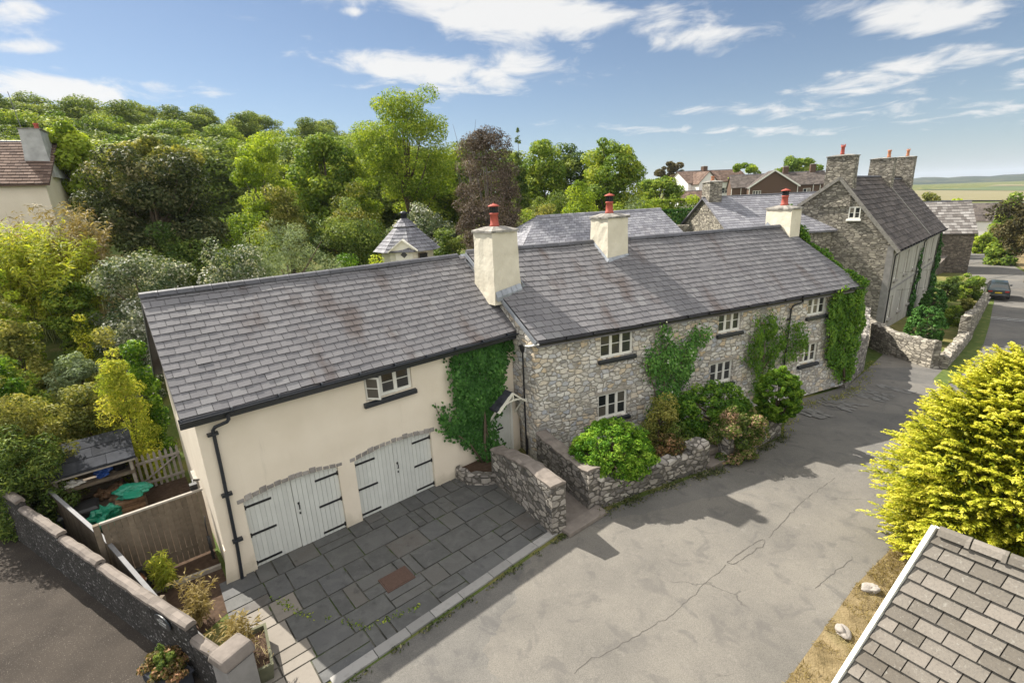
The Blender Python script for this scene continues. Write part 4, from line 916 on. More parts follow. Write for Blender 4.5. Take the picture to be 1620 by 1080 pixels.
IV = [(6.75, 4.15), (7.2, 4.28), (7.9, 4.3), (8.7, 4.33), (9.3, 4.35), (9.35, 4.1), (9.0, 3.9), (8.75, 3.5), (8.55, 3.0), (8.45, 2.7), (8.35, 2.5), (8.4, 2.15), (8.2, 1.75), (8.05, 1.3), (8.0, .95), (8.15, .75), (8.3, .55), (8.3, .35), (8.2, .3), (7.9, .25), (7.6, .3), (7.45, .6), (7.2, .95), (6.85, 1.25), (6.45, 1.65), (6.2, 2.1), (6.05, 2.5), (6.1, 2.62), (6.35, 2.2), (6.6, 2.0), (6.8, 2.05), (6.65, 2.4), (6.75, 2.75), (6.85, 3.0), (6.6, 3.0), (6.75, 3.3), (6.65, 3.7)]
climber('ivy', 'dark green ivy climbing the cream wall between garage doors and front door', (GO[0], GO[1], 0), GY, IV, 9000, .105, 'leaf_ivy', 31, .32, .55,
        [([gw(7.55, -.3, .3)*0+np.array([7.6, -.35, .25]), (7.65, -.2, .9), (7.8, -.1, 1.8), (7.7, -.08, 3)], [.06, .05, .04, .02]), ([(7.75, -.4, .25), (7.8, -.2, .8), (7.85, -.07, 1.5), (7.9, -.06, 2.8)], [.035, .025, .018, .01]), ([(7.5, -.3, .25), (7.1, -.12, 1.1), (6.5, -.06, 1.75), (6.08, -.05, 2.5), (6.02, -.05, 2.85)], [.04, .03, .02, .012, .006])],
        yfun=lambda P: .55*np.clip(1-(P[:, 1]-.2)/1.1, 0, 1)*np.clip((P[:, 0]-7.3)/.5, 0, 1))
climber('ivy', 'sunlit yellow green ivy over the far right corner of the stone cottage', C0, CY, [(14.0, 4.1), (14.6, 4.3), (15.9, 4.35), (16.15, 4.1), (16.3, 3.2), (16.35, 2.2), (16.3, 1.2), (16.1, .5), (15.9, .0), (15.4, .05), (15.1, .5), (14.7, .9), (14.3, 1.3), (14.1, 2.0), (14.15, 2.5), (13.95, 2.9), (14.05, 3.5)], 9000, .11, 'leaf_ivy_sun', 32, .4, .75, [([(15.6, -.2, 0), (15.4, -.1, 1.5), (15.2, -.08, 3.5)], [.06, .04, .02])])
# ivy creeping over the right verge and chimney
rngi = np.random.default_rng(33); root = thing('ivy', 'ivy creeping along the right roof verge up to the last white chimney', 'climbing plant', C0, CY)
tt = rngi.uniform(0, 1, 8500); path = np.array([(15.95, -.15, 4.4), (15.75, .6, 4.9), (15.5, 1.5, 5.55), (15.3, 2.2, 6.1), (15.2, 2.6, 6.7), (15.1, 2.9, 7.3), (14.95, 3.2, 7.75)])
pp = np.stack([np.interp(tt, np.linspace(0, 1, 7), path[:, i]) for i in range(3)], 1); wv = .24+.1*np.sin(tt*23)+.06*np.sin(tt*61)
pp += nrm(rngi.normal(size=pp.shape))*(wv*rngi.uniform(0, 1, len(tt))**.5)[:, None]*[1, 1, .8]
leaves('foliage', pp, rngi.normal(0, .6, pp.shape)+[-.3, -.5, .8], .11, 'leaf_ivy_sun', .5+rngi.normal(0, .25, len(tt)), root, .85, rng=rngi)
mb = MB(); mb.tube([tuple(p) for p in path], [.03]*7, 5); mb.build('stem', 'bark', root)
climber('climbing_rose', 'rambling rose with small white flowers between the two left pairs of windows', C0, CY, [(4.9, 4.2), (5.2, 4.15), (5.25, 3.6), (5.8, 3.3), (6.4, 3.7), (7.0, 3.75), (7.05, 3.3), (6.6, 2.9), (6.4, 2.4), (6.3, 1.8), (5.9, 1.5), (5.6, 1.0), (5.7, .1), (4.4, .1), (4.5, 1.0), (4.8, 1.6), (4.6, 2.3), (4.3, 2.6), (4.15, 3.1), (4.5, 3.4), (4.85, 3.6)], 5200, .09, 'leaf_rose', 34, .45, .0, [([(5.1, -.25, .1), (5.2, -.15, 1.5), (5.1, -.1, 3), (5.0, -.08, 4.1)], [.03, .025, .02, .01]), ([(5.2, -.3, .1), (5.5, -.2, 1.8), (6.2, -.15, 3.2), (6.9, -.1, 3.5)], [.03, .02, .02, .01]), ([(5.0, -.3, .1), (4.7, -.2, 1.7), (4.3, -.12, 3.0)], [.03, .02, .01])])
climber('wisteria', 'leafy wisteria trained over the wall around the middle drainpipe', C0, CY, [(9.6, 3.8), (10.3, 3.85), (10.9, 3.4), (11.4, 3.2), (12.0, 3.2), (12.5, 2.9), (13.0, 2.3), (12.7, 2.0), (12.2, 1.9), (11.9, 1.6), (11.3, 1.8), (10.9, 1.4), (10.6, 1.0), (10.3, .5), (9.8, .6), (9.9, 1.4), (9.5, 1.9), (9.1, 2.2), (9.3, 2.6), (9.6, 3.1)], 4600, .12, 'leaf_ivy_sun', 35, .45, .0, [([(10.2, -.2, .1), (10.3, -.12, 1.5), (10.2, -.1, 3.5)], [.045, .03, .015]), ([(10.3, -.12, 1.5), (11.2, -.1, 2.5), (12.5, -.08, 2.6)], [.03, .02, .01])], aspect=.45)
B0 = gz(0, 0)
shrub('mounded_shrub', 'bright lime green rounded bush overflowing the corner of the low wall', (900, 668, 1038, 790), 13.55, 'leaf_lime', 19000, .095, 'smooth', keepz=True, ncl=420, clump=.12, dy=.8, aspect=.5, base=.2)
shrub('hedge', 'green bushy hedge below the lower middle window', (1056, 606, 1196, 704), 17.3, 'leaf_ivy_sun', 11000, .11, 'smooth', keepz=True, ncl=200, clump=.17, base=.1, dy=.5)
shrub('round_shrub', 'round clipped green bush at the right end of the front garden', (1190, 582, 1270, 668), 18.3, 'leaf_bright', 13000, .1, 'smooth', keepz=True, ncl=420, clump=.11, base=.0)
shrub('coppery_shrub', 'shrub with pink and coppery leaves behind the short front wall', (1108, 636, 1220, 706), 16.2, 'leaf_pink', 6500, .10, ncl=40, clump=.28, base=.1, dy=.6)
shrub('bracken_clump', 'low rusty brown ferns in the front garden bed', (1020, 690, 1100, 730), 15.0, 'leaf_rust', 2600, .10, ncl=30, clump=.3, base=.15, dy=.8)
shrub('tangled_shrub', 'dark twiggy shrub at the foot of the rambling rose', (1010, 610, 1075, 690), 16.3, 'leaf_olive', 3200, .085, ncl=36, clump=.3, base=.1, dy=.6)
shrub('spreading_juniper', 'low dark juniper lying behind the stump of the front wall', (1040, 668, 1110, 700), 15.6, 'leaf_dark', 2600, .08, ncl=30, clump=.32, base=.1)

# ================================================================== LEFT FOREGROUND: neighbour's wall, gate, log store
w = thing('boundary_wall', 'stepped roughcast boundary wall with rounded coping beside the brown driveway', 'wall')
A, B = np.array([-17.5, 13.8]), np.array([-5.3, 6.78]); u = nrm(B-A); Lw = np.linalg.norm(B-A)
def wp(d): return A+u*d
for i, (d0, d1, hh) in enumerate(((-6.0, 5.0, 1.72), (5.0, 7.35, 1.5), (7.35, 9.3, 1.38), (9.3, 11.5, 1.32), (11.52, 12.9, 1.34), (12.92, 13.75, 1.05))):
    rubble_wall(w, [wp(d0), wp(d1)], hh-.14, .17, 'render_chip', name='wall_section', step=.25, jit=.01, cap=.09, seed=40+i)
mb = MB(); mb.box(-.24, .24, -.24, .24, -.2, .95); mb.box(-.21, .21, -.21, .21, .95, 1.0); pr = mb.build('pier', 'pebble_dash', w); p = wp(14.0)+np.array([-u[1], u[0]])*.16; pr.location = (p[0], p[1], 0); pr.rotation_euler = (0, 0, math.atan2(u[1], u[0]))
mb = MB(); mb.hexa([(-.3, -.3, 1.0), (.3, -.3, 1.0), (.3, .3, 1.0), (-.3, .3, 1.0), (-.2, -.28, 1.2), (.2, -.28, 1.2), (.2, .28, 1.2), (-.2, .28, 1.2)]); cp = mb.build('pier_cap', 'coping', pr, bevel=.05)
pl = thing('name_plate', 'small dark oval name plate with white lettering on the roughcast wall', 'sign', (*(wp(12.05)-np.array([-u[1], u[0]])*.03), 1.02), math.atan2(u[1], u[0]))
mb = MB(); k = mb.add([(.30*math.cos(q*math.pi/12), 0, .15*math.sin(q*math.pi/12)) for q in range(24)]); k2 = mb.add([(.30*math.cos(q*math.pi/12), -.02, .15*math.sin(q*math.pi/12)) for q in range(24)]); mb.face([k2+i for i in range(24)])
for i in range(24): mb.face((k+i, k+(i+1) % 24, k2+(i+1) % 24, k2+i))
mb.build('plate', 'sign_dark', pl)
mb = MB(); rr = random.Random(5)
for z, x0_, n, h_ in ((.06, -.07, 4, .03), (.0, -.17, 9, .05), (-.07, -.12, 7, .035)):
    mb = MB()
    for i in range(n):
        x = x0_+i*.038; mb.box(x, x+.008, -.024, -.021, z-h_/2, z+h_/2); mb.box(x+.008, x+.024, -.024, -.021, z+(h_/2-.008)*(1 if rr.random() < .5 else 0), z+(h_/2-.008)*(1 if rr.random() < .5 else 0)+.008)
    mb.build('lettering', 'white_marking', pl)

# timber fence with metal capping behind the wall
f_ = thing('capped_fence', 'timber fence with pale metal capping rail behind the roughcast wall', 'fence')
fp = [np.array((-17.4, 15.2)), np.array((-14.95, 13.45)), np.array((-9.85, 10.0)), np.array((-7.55, 8.3)), np.array((-5.75, 7.25))]; fh = [1.3, 1.3, 1.28, 1.1, .75]
mb = MB()
for i in range(4):
    a, b = fp[i], fp[i+1]; n = int(np.linalg.norm(b-a)/.13)
    for j in range(n):
        t0, t1 = j/n, (j+.93)/n; pa, pb = a+(b-a)*t0, a+(b-a)*t1; hh = fh[i]+(fh[i+1]-fh[i])*t0-.03; mb.bar((*((pa+pb)/2), 0), (*((pa+pb)/2), hh), np.linalg.norm(pb-pa), .02, random.random(), up=(-u[1], u[0], 0))
mb.build('boards', 'timber', f_)
mb = MB()
for i in range(4): mb.bar((*fp[i], fh[i]), (*fp[i+1], fh[i+1]), .085, .035, random.random())
mb.build('capping_rail', 'galvanised', f_)
for i in range(1, 5):
    mb = MB(); q = fp[i]+np.array([.05, .07]); mb.box(q[0]-.045, q[0]+.045, q[1]-.045, q[1]+.045, -.1, fh[i]-.025); mb.build('post', 'timber', f_)
# boarded gate
gt = thing('boarded_gate', 'close boarded timber gate beside the cream gable', 'gate', gw(-2.1, 1.62), GY)
mb = MB()
for i in range(17): mb.box(i*.12+.003, i*.12+.117, random.uniform(-.004, .004), .022, .06, 1.82, random.random())
mb.build('boards', 'timber', gt); mb = MB(); mb.box(-.02, 2.06, -.025, .05, 1.822, 1.87); mb.build('top_rail', 'grey_timber', gt)
for z in (.3, 1.4): mb = MB(); mb.box(0, 2.04, .026, .07, z, z+.1); mb.build('back_rail', 'timber', gt)
mb = MB(); mb.box(-.14, -.03, -.05, .07, -.1, 1.86); mb.build('gate_post', 'timber', gt)
# sleeper edging
mb = MB(); mb.box(-.9, .9, -.05, .05, 0, .1, .5, .006); o = mb.build('timber_edging', 'grey_timber'); p = gw(-1.0, .85); o.location = tuple(p); o.rotation_euler = (0, 0, GY-.1); tag(o, 'long timber edging board lying in front of the boarded gate', 'edging')
# hose reel by the fence
hr = thing('hose_reel', 'round black hose reel standing at the foot of the boarded gate', 'hose reel', gw(-1.75, 1.15), GY)
mb = MB(); mb.tube([(.26*math.cos(k*math.pi/10), .05*math.sin(k*.7), .34+.26*math.sin(k*math.pi/10)) for k in range(21)], .075, 8); mb.build('coil', 'black_plastic', hr, True)
mb = MB(); T_ = Matrix.Rotation(rad(90), 4, 'X'); m2 = MB(Matrix.Translation((0, .1, .34)) @ T_); m2.lathe([(.05, .0), (.16, .02), (.16, .2), (.05, .22)], (0, 0, 0), 14); m2.build('drum', 'orange_clay', hr, True)
hz_ = thing('garden_hose', 'dark coiled hose hanging at the base of the cream corner', 'hose', gw(-.14, .95), GY)
mb = MB(); mb.tube([(-.06+.03*math.sin(k*2.1), .12*math.cos(k*.62), .55+.34*math.sin(k*.62)) for k in range(42)], .014, 5); mb.tube([(-.06, 0, .9), (-.05, .05, 1.25), (-.02, .1, 1.4)], .014, 5); mb.build('coil', 'black_plastic', hz_, True)
# log store
ls = thing('log_store', 'open fronted timber log store with sloping dark slate roof', 'log store', gw(-3.2, 6.2), GY)
LW, LD = 1.85, 1.15
for x in (0, LW-.08):
    for y, h_ in ((0, 1.55), (LD-.08, 1.9)):
        mb = MB(); mb.box(x, x+.08, y, y+.08, -.05, h_); mb.build('post', 'grey_timber', ls)
mb = MB(); deck(mb, (-.12, -.18, 1.52), (LW+.12, -.18, 1.52), (-.12, LD+.1, 2.02), (LW+.12, LD+.1, 2.02), .05); slates(mb, (-.12, -.18, 1.52), (LW+.12, -.18, 1.52), (-.12, LD+.1, 2.02), (LW+.12, LD+.1, 2.02), .46, .7, .012); mb.build('roof', 'dark_slate', ls)
mb = MB(); mb.box(-.1, LW+.1, -.16, -.12, 1.40, 1.49); mb.build('front_beam', 'grey_timber', ls)
mb = MB(); mb.box(.03, LW-.03, .03, LD-.03, .98, 1.02); mb.box(.0, LW, -.03, -.002, .93, 1.03); mb.build('shelf', 'timber', ls)
mb = MB()
for i in range(12): mb.box(.0, LW, LD+.002, LD+.022, .05+i*.14, .05+i*.14+.125, random.random())
for i in range(10): mb.box(-.022, -.003, 0, LD, .05+i*.14, .05+i*.14+.125, random.random()); mb.box(LW+.003, LW+.022, 0, LD, .05+i*.14, .05+i*.14+.125, random.random())
mb.build('cladding', 'timber', ls)
mb = MB(); mb.box(.02, LW-.02, .05, LD-.02, .05, .09); mb.build('floor', 'timber', ls)
rl = random.Random(9)
lgp = None
for i in range(26):
    x = rl.uniform(.8, 1.45); z = .14+.07*(i//5)+rl.uniform(0, .02); a = rl.uniform(-.5, .5); L_ = rl.uniform(.28, .4)
    m2 = MB(); r_ = rl.uniform(.04, .075); m2.tube([(-L_/2, 0, 0), (L_/2, 0, 0)], [r_, r_*.9], 6, rl.random()); o = m2.build('firewood_log', 'log_wood')
    p = gw(-3.2+x, 6.2+rl.uniform(.35, .7)); o.location = (p[0], p[1], z); o.rotation_euler = (rl.uniform(-.2, .2), rl.uniform(-.3, .3), GY+a+1.2); tag(o, 'split brown log in the firewood heap under the log store shelf', 'log', 'logs heaped in the log store')
def lump(name, label, cat, loc, R_, mat, seed, n=14, amp=.25, rz=0, fl=.0):
    rng = np.random.default_rng(seed); bm = bmesh.new(); bmesh.ops.create_icosphere(bm, subdivisions=4, radius=1)
    ks = rng.normal(size=(8, 3))*2.2; ph = rng.uniform(0, 6.28, 8)
    for v in bm.verts:
        d = np.array(v.co); f = 1+amp*sum(math.sin(k @ d+p_)+.6*math.sin(2.7*(k @ d)+2*p_)*(1 if 'sack' in name or 'bag' in name or 'tarp' in name else .3) for k, p_ in zip(ks, ph))/4
        v.co = Vector((d[0]*R_[0]*f, d[1]*R_[1]*f, max(d[2]*R_[2]*f, -R_[2]*(1-fl))+R_[2]*(1-fl)))
    me = bpy.data.meshes.new(name); bm.to_mesh(me); bm.free(); me.materials.append(M[mat]); o = bpy.data.objects.new(name, me); COL.objects.link(o); o.location = tuple(loc); o.rotation_euler = (0, 0, rz); return tag(o, label, cat)
lump('garden_sack', 'crumpled green plastic sack nearest the boarded gate', 'sack', gw(-2.3, 5.3), (.48, .42, .32), 'green_plastic', 3, amp=.55, fl=.4)
lump('garden_sack', 'green plastic sack lying on the wooden crate by the log store', 'sack', gw(-1.65, 5.75, .42), (.38, .3, .16), 'green_plastic', 4, amp=.6, fl=.4)
cr_ = thing('wooden_crate', 'wooden crate under a green sack in front of the log store', 'crate', gw(-2.0, 5.45), GY)
mb = MB()
for i in range(4): mb.box(0, .75, 0, .02, .01+i*.1, .1+i*.1, random.random()); mb.box(0, .75, .55, .57, .01+i*.1, .1+i*.1, random.random())
mb.box(0, .75, .02, .55, .0, .02); mb.box(.01, .74, .02, .55, .36, .38); mb.build('slats', 'log_wood', cr_)
mb = MB()
for x in (0, .71): mb.box(x, x+.04, -.03, -.002, 0, .42); mb.box(x, x+.04, .572, .6, 0, .42)
mb.build('corner_post', 'timber', cr_)
bn = thing('storage_bin', 'black plastic storage box with lid beside the log store', 'bin', gw(-3.25, 5.3), GY)
mb = MB(); mb.hexa([(.05, .05, 0), (.85, .05, 0), (.85, .6, 0), (.05, .6, 0), (0, 0, .55), (.9, 0, .55), (.9, .65, .55), (0, .65, .55)]); mb.build('body', 'black_plastic', bn, bevel=.03)
mb = MB(); mb.hexa([(-.03, -.03, .552), (.93, -.03, .552), (.93, .68, .552), (-.03, .68, .552), (.03, .03, .64), (.87, .03, .64), (.87, .62, .64), (.03, .62, .64)]); mb.build('lid', 'black_plastic', bn, bevel=.02)
o = lump('tarpaulin', 'folded blue plastic sheet on the log store shelf', 'tarpaulin', gw(-2.1, 6.5, 1.02), (.2, .22, .17), 'blue_plastic', 6, amp=.6, fl=.4)
o = lump('plastic_bag', 'pale plastic bag on the left end of the log store shelf', 'bag', gw(-2.9, 6.45, 1.02), (.25, .2, .1), 'white_render', 8, amp=.6, fl=.4)
bk = thing('storage_tub', 'grey tub on the right of the log store shelf', 'tub', gw(-1.68, 6.6, 1.021), GY)
mb = MB(); mb.lathe([(.14, 0), (.17, .26), (.18, .27), (.16, .27), (.13, .03)], (0, 0, 0), 14); mb.build('body', 'car_trim', bk, True)
mb = MB(); mb.lathe([(.185, .25), (.185, .285), (.17, .285)], (0, 0, 0), 14); mb.build('rim', 'grey_timber', bk, True)
# picket gate
pk = thing('picket_gate', 'weathered picket gate between the log store and the cream gable', 'gate', gw(-1.3, 6.55), GY)
for i in range(8):
    x = .02+i*.155; mb = MB(); mb.hexa([(x, 0, .08), (x+.075, 0, .08), (x+.075, .02, .08), (x, .02, .08), (x, 0, 1.22), (x+.075, 0, 1.22), (x+.075, .02, 1.22), (x, .02, 1.22)]); mb.hexa([(x, 0, 1.222), (x+.075, 0, 1.222), (x+.075, .02, 1.222), (x, .02, 1.222), (x+.03, 0, 1.29), (x+.045, 0, 1.29), (x+.045, .02, 1.29), (x+.03, .02, 1.29)]); mb.build('picket', 'grey_timber', pk)
mb = MB(); mb.box(0, 1.2, -.05, -.002, .25, .33); mb.box(0, 1.2, -.05, -.002, .98, 1.06); mb.bar((.05, -.027, .35), (1.15, -.027, .97), .03, .07, up=(0, 1, 0)); mb.build('rail', 'grey_timber', pk)
# bamboo and straw plants, planter
def grassy(name, label, loc, h, spread, n_stem, n_leaf, leaf_, mat, seed, base_r=.15, cat='bamboo', bend=.25, stem='straw', lo=.25):
    rng = np.random.default_rng(seed); root = thing(name, label, cat, loc); mb = MB(); P = []; T = []
    for i in range(n_stem):
        a = rng.uniform(0, 6.28); b = rng.uniform(0, base_r); x, y = b*math.cos(a), b*math.sin(a); hh = h*rng.uniform(.55, 1); sx_, sy_ = rng.normal(0, spread*.5, 2)
        pts = [(x+sx_*t_**1.7, y+sy_*t_**1.7, hh*t_*(1-bend*.3*t_*t_)) for t_ in np.linspace(0, 1, 5)]; mb.tube(pts, [.009*h**.5, .008*h**.5, .006*h**.5, .004*h**.5, .002], 4, rng.random())
        m_ = n_leaf//n_stem; t_ = rng.uniform(lo, 1, m_)
        q = np.stack([np.interp(t_, np.linspace(0, 1, 5), [p[k] for p in pts]) for k in range(3)], 1); dr = np.stack([rng.normal(0, 1, m_), rng.normal(0, 1, m_), rng.normal(-.1, .5, m_)], 1); dr = nrm(dr)
        P.append(q+dr*leaf_*.55*rng.uniform(.6, 2.0, (m_, 1))); T.append(dr)
    P = np.concatenate(P); T = np.concatenate(T); N = rng.normal(0, .5, P.shape)+[0, -.2, .8]
    leaves('foliage', P, N, leaf_, mat, .5+rng.normal(0, .25, len(P)), root, .2, T, rng); mb.build('stems', {'straw': 'stem_straw', 'green': 'stem_green'}[stem], root)
    return root
plain('stem_straw', (.42, .34, .17), .8, .2, var=.3); plain('stem_green', (.15, .17, .05), .8, .2, var=.3)
grassy('bamboo', 'fresh lime green bamboo tuft in front of the boarded gate', G(268, 930), 1.15, .28, 16, 1500, .14, 'leaf_bamboo', 51, stem='green')
grassy('dry_bamboo', 'dying yellow bamboo behind the capping rail, left of the pair', G(318, 985), 1.15, .4, 18, 1400, .13, 'leaf_straw', 52, .2)
grassy('dry_bamboo', 'straw coloured bamboo in the long planter, right of the pair', G(383, 1038, .3), 1.15, .42, 22, 1300, .13, 'leaf_straw', 53, .2)
px_ = thing('planter_box', 'long tapering timber planter box with dead stalks beside the pier', 'planter', (-5.35, 7.62, 0), rad(-58))
mb = MB(); a, b = .24, .52
mb.hexa([(-b, -a, 0), (b, -a, 0), (b, -a+.03, 0), (-b, -a+.03, 0), (-b-.06, -a-.05, .4), (b+.06, -a-.05, .4), (b+.06, -a, .4), (-b-.06, -a, .4)]); mb.hexa([(-b, a-.03, 0), (b, a-.03, 0), (b, a, 0), (-b, a, 0), (-b-.06, a, .4), (b+.06, a, .4), (b+.06, a+.05, .4), (-b-.06, a+.05, .4)])
mb.hexa([(-b, -a+.03, 0), (-b+.03, -a+.03, 0), (-b+.03, a-.03, 0), (-b, a-.03, 0), (-b-.06, -a, .4), (-b, -a, .4), (-b, a, .4), (-b-.06, a, .4)]); mb.hexa([(b-.03, -a+.03, 0), (b, -a+.03, 0), (b, a-.03, 0), (b-.03, a-.03, 0), (b, -a, .4), (b+.06, -a, .4), (b+.06, a, .4), (b, a, .4)]); mb.build('box', 'green_timber', px_)
mb = MB(); mb.box(-b, b, -a, a, .25, .3); mb.build('soil', 'soil', px_)
rr = random.Random(3); mb = MB()
for i in range(60): x, y = rr.uniform(-b, b), rr.uniform(-a, a); mb.tube([(x, y, .3), (x+rr.uniform(-.2, .2), y+rr.uniform(-.1, .1), .33+rr.uniform(0, .12))], .006, 4, rr.random())
mb.build('dead_stalks', 'stem_straw', px_)
pt = thing('plant_trough', 'trough of yellow and copper foliage around a dark dwarf conifer against the roughcast wall', 'planter', G(268, 1078), rad(-30))
mb = MB(); mb.box(-.5, .5, -.22, .22, 0, .3); mb.box(-.54, .54, -.26, .26, .3, .34); mb.build('trough', 'dark_slate', pt, bevel=.02)
rngp = np.random.default_rng(61); P, N, r_, _ = crown(rngp, (.6, .3, .25), 30, 3500, 'dome', .3); leaves('mixed_foliage', P+[0, 0, .36], N, .06, 'leaf_rust', r_, pt, .6, rng=rngp)
P, N, r_, _ = crown(rngp, (.26, .26, .34), 40, 3000, 'cone', .35); leaves('dwarf_conifer', P+[.05, 0, .66], N, .05, 'leaf_dark', r_, pt, .4, rng=rngp)

# ================================================================== RIGHT FOREGROUND
P0 = CAM+6.0*ray(1484, 838); Pb = CAM+6.15*ray(1327, 1085); wv_ = np.array([.589, -.808, 0])
fr = thing('tiled_outbuilding', 'outbuilding with lichen spotted concrete tile roof and white verge', 'outbuilding', (P0[0], P0[1], 0))
o_ = np.array([P0[0], P0[1], 0]); dn = (Pb-P0); dn = dn/np.linalg.norm(dn); Ld = 4.0
R0_ = P0-o_; R1_ = R0_+wv_*5; E0_ = R0_+dn*Ld; E1_ = E0_+wv_*5
roof_part(fr, 'concrete_tiles', [(E0_, E1_, R0_, R1_)], .175, .28, .045, seed=70)
bk_ = np.array([-dn[0], -dn[1], dn[2]]); roof_part(fr, 'concrete_tiles', [(R1_+bk_*Ld, R0_+bk_*Ld, R1_, R0_)], .3, .4, .02, name='rear_roof', seed=71)
mb = MB(); mb.bar(E0_+[0, 0, .03]-wv_*.03, R0_+[0, 0, .03]-wv_*.03, .05, .09); mb.bar(R0_+bk_*Ld-wv_*.03, R0_-wv_*.03, .05, .09); mb.build('verge_board', 'white_paint', fr)
ridge(fr, R0_+[0, 0, .04], R1_+[0, 0, .04], 16, 'concrete_tiles', .085)
mb = MB(); q = [E0_+wv_*.25-dn*.3, E1_-wv_*.25-dn*.3, R1_+bk_*(Ld-.3)-wv_*.25, R0_+bk_*(Ld-.3)+wv_*.25]; R0w, R1w = R0_+wv_*.25-[0, 0, .12], R1_-wv_*.25-[0, 0, .12]
for i in range(4):
    a, b = q[i], q[(i+1) % 4]; top_ = [b-[0, 0, .12], a-[0, 0, .12]]
    if i == 1: top_ = [b-[0, 0, .12], R1w, a-[0, 0, .12]]
    if i == 3: top_ = [b-[0, 0, .12], R0w, a-[0, 0, .12]]
    mb.poly([(a[0], a[1], -.2), (b[0], b[1], -.2)]+top_)
mb.build('wall', 'white_render', fr)
# golden conifer made of drooping sprays
def gold_conifer(label, bbox, D, seed, nsp=1500):
    x0, y0, x1, y1 = bbox; xm, ym = (x0+x1)/2, (y0+y1)/2; c_ = at(xm, ym, D); w_ = np.linalg.norm(at(x0, ym, D)-at(x1, ym, D))/2; zt = at(xm, y0, D)[2]; g_ = 0
    rng = np.random.default_rng(seed); root = thing('golden_conifer', label, 'tree', (c_[0], c_[1], g_)); H = zt-g_
    t_ = rng.uniform(0, 1, nsp)**1.1; ph = rng.uniform(0, 6.283, nsp); prof_ = np.where(t_ < .3, .82+.6*t_, 1-((t_-.3)/.7)**2.0*.85)*(1+.13*np.sin(ph*5+t_*9)+.08*np.sin(ph*11-t_*17))
    rr_ = w_*prof_*rng.uniform(.72, 1.03, nsp); base = np.stack([rr_*np.cos(ph), rr_*np.sin(ph), .15+t_*(H-.35)], 1)
    od = np.stack([np.cos(ph), np.sin(ph), .25+.9*t_**2+rng.normal(0, .15, nsp)], 1); od = nrm(od+rng.normal(0, .22, od.shape)*[1, 1, .4])
    K = 52; s_ = np.tile(np.linspace(0, 1, K), (nsp, 1)); Ls = rng.uniform(.32, .62, nsp)[:, None]
    side = nrm(np.cross(od, [0, 0, 1.0])); lat = rng.uniform(-1, 1, (nsp, K))*(1-s_)*.36*Ls+0
    pos = base[:, None]+od[:, None]*(s_*Ls)[..., None]+side[:, None]*lat[..., None]; pos[..., 2] -= (s_**2*.22+np.abs(lat)*.35)*Ls+rng.normal(0, .012, s_.shape)
    pos = pos.reshape(-1, 3); tg = (od[:, None]+side[:, None]*np.sign(lat)[..., None]*.7+rng.normal(0, .2, (nsp, K, 3))).reshape(-1, 3)
    N = np.tile([0, 0, 1.0], (len(pos), 1))+rng.normal(0, .35, pos.shape); spr = rng.normal(0, .1, nsp)[:, None]
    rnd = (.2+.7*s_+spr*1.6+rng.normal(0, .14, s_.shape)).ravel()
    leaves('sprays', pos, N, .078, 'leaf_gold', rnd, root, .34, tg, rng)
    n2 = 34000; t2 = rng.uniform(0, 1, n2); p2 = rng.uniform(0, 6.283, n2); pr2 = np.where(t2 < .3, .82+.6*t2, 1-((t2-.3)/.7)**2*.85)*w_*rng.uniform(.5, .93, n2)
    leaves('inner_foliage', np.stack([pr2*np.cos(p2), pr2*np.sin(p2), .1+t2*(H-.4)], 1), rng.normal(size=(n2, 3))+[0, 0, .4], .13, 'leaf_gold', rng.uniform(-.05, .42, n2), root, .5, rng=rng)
    mb = MB(); mb.tube([(0, 0, -.1), (.05, 0, H*.5), (0, .05, H*.93)], [.16, .1, .02], 8)
    for i in range(16):
        a = rng.uniform(0, 6.28); z = rng.uniform(.2, .8)*H; mb.tube([(0, 0, z), (math.cos(a)*w_*.7, math.sin(a)*w_*.7, z+.2)], [.05, .012], 5)
    mb.build('trunk', 'bark', root, True)
gold_conifer('large golden yellow feathery conifer beside the tiled outbuilding roof', (1414, 552, 1800, 905), 14.3, 81, 3300)
shrub('evergreen_shrub', 'dark green shrub showing behind the top of the golden conifer', (1560, 548, 1680, 640), 17.5, 'leaf_mid', 5000, .11, base=0)
for i, (px, py, s_, lb) in enumerate(((1380, 936, .17, 'pale angular boulder on the dry verge, middle of three'), (1330, 1003, .17, 'pale angular boulder on the dry verge, nearest of three'), (1443, 872, .26, 'larger boulder on the verge at the foot of the golden conifer'))):
    p = G(px, py); o = lump('boulder', lb, 'boulder', (p[0], p[1], 0), (s_, s_*.75, s_*.62), 'rock', 90+i, amp=.5, rz=i*1.3, fl=.35)
# dry grass tufts of the verge
rngv = np.random.default_rng(95); n = 15000; tv = rngv.uniform(0, 1, n); i0 = np.clip((tv*4).astype(int)+1, 1, 4); a_ = np.array(vr)[i0]; b_ = np.array(vr)[i0+1]; a2 = np.array(vr2)[i0]; b2 = np.array(vr2)[i0+1]; fr_ = (tv*4) % 1; cr2 = rngv.uniform(0, 1, n)**1.3
pv = (a_+(b_-a_)*fr_[:, None])*(1-cr2[:, None])+(a2+(b2-a2)*fr_[:, None])*cr2[:, None]; cl_ = np.sin(pv[:, 0]*3.1)*np.sin(pv[:, 1]*2.7+1)+np.sin(pv[:, 0]*7+pv[:, 1]*5)*.6; pv = pv[cl_ > -.3]
Pv = np.c_[pv, gz(pv[:, 0], pv[:, 1])+.05]; dr = nrm(rngv.normal(0, .6, Pv.shape)+[0, 0, .7])
stuff(leaves('dry_grass', Pv, rngv.normal(size=Pv.shape)+[0, -.5, .2], .13, 'leaf_straw', rngv.uniform(-.1, .9, len(Pv)), None, .09, dr, rngv))
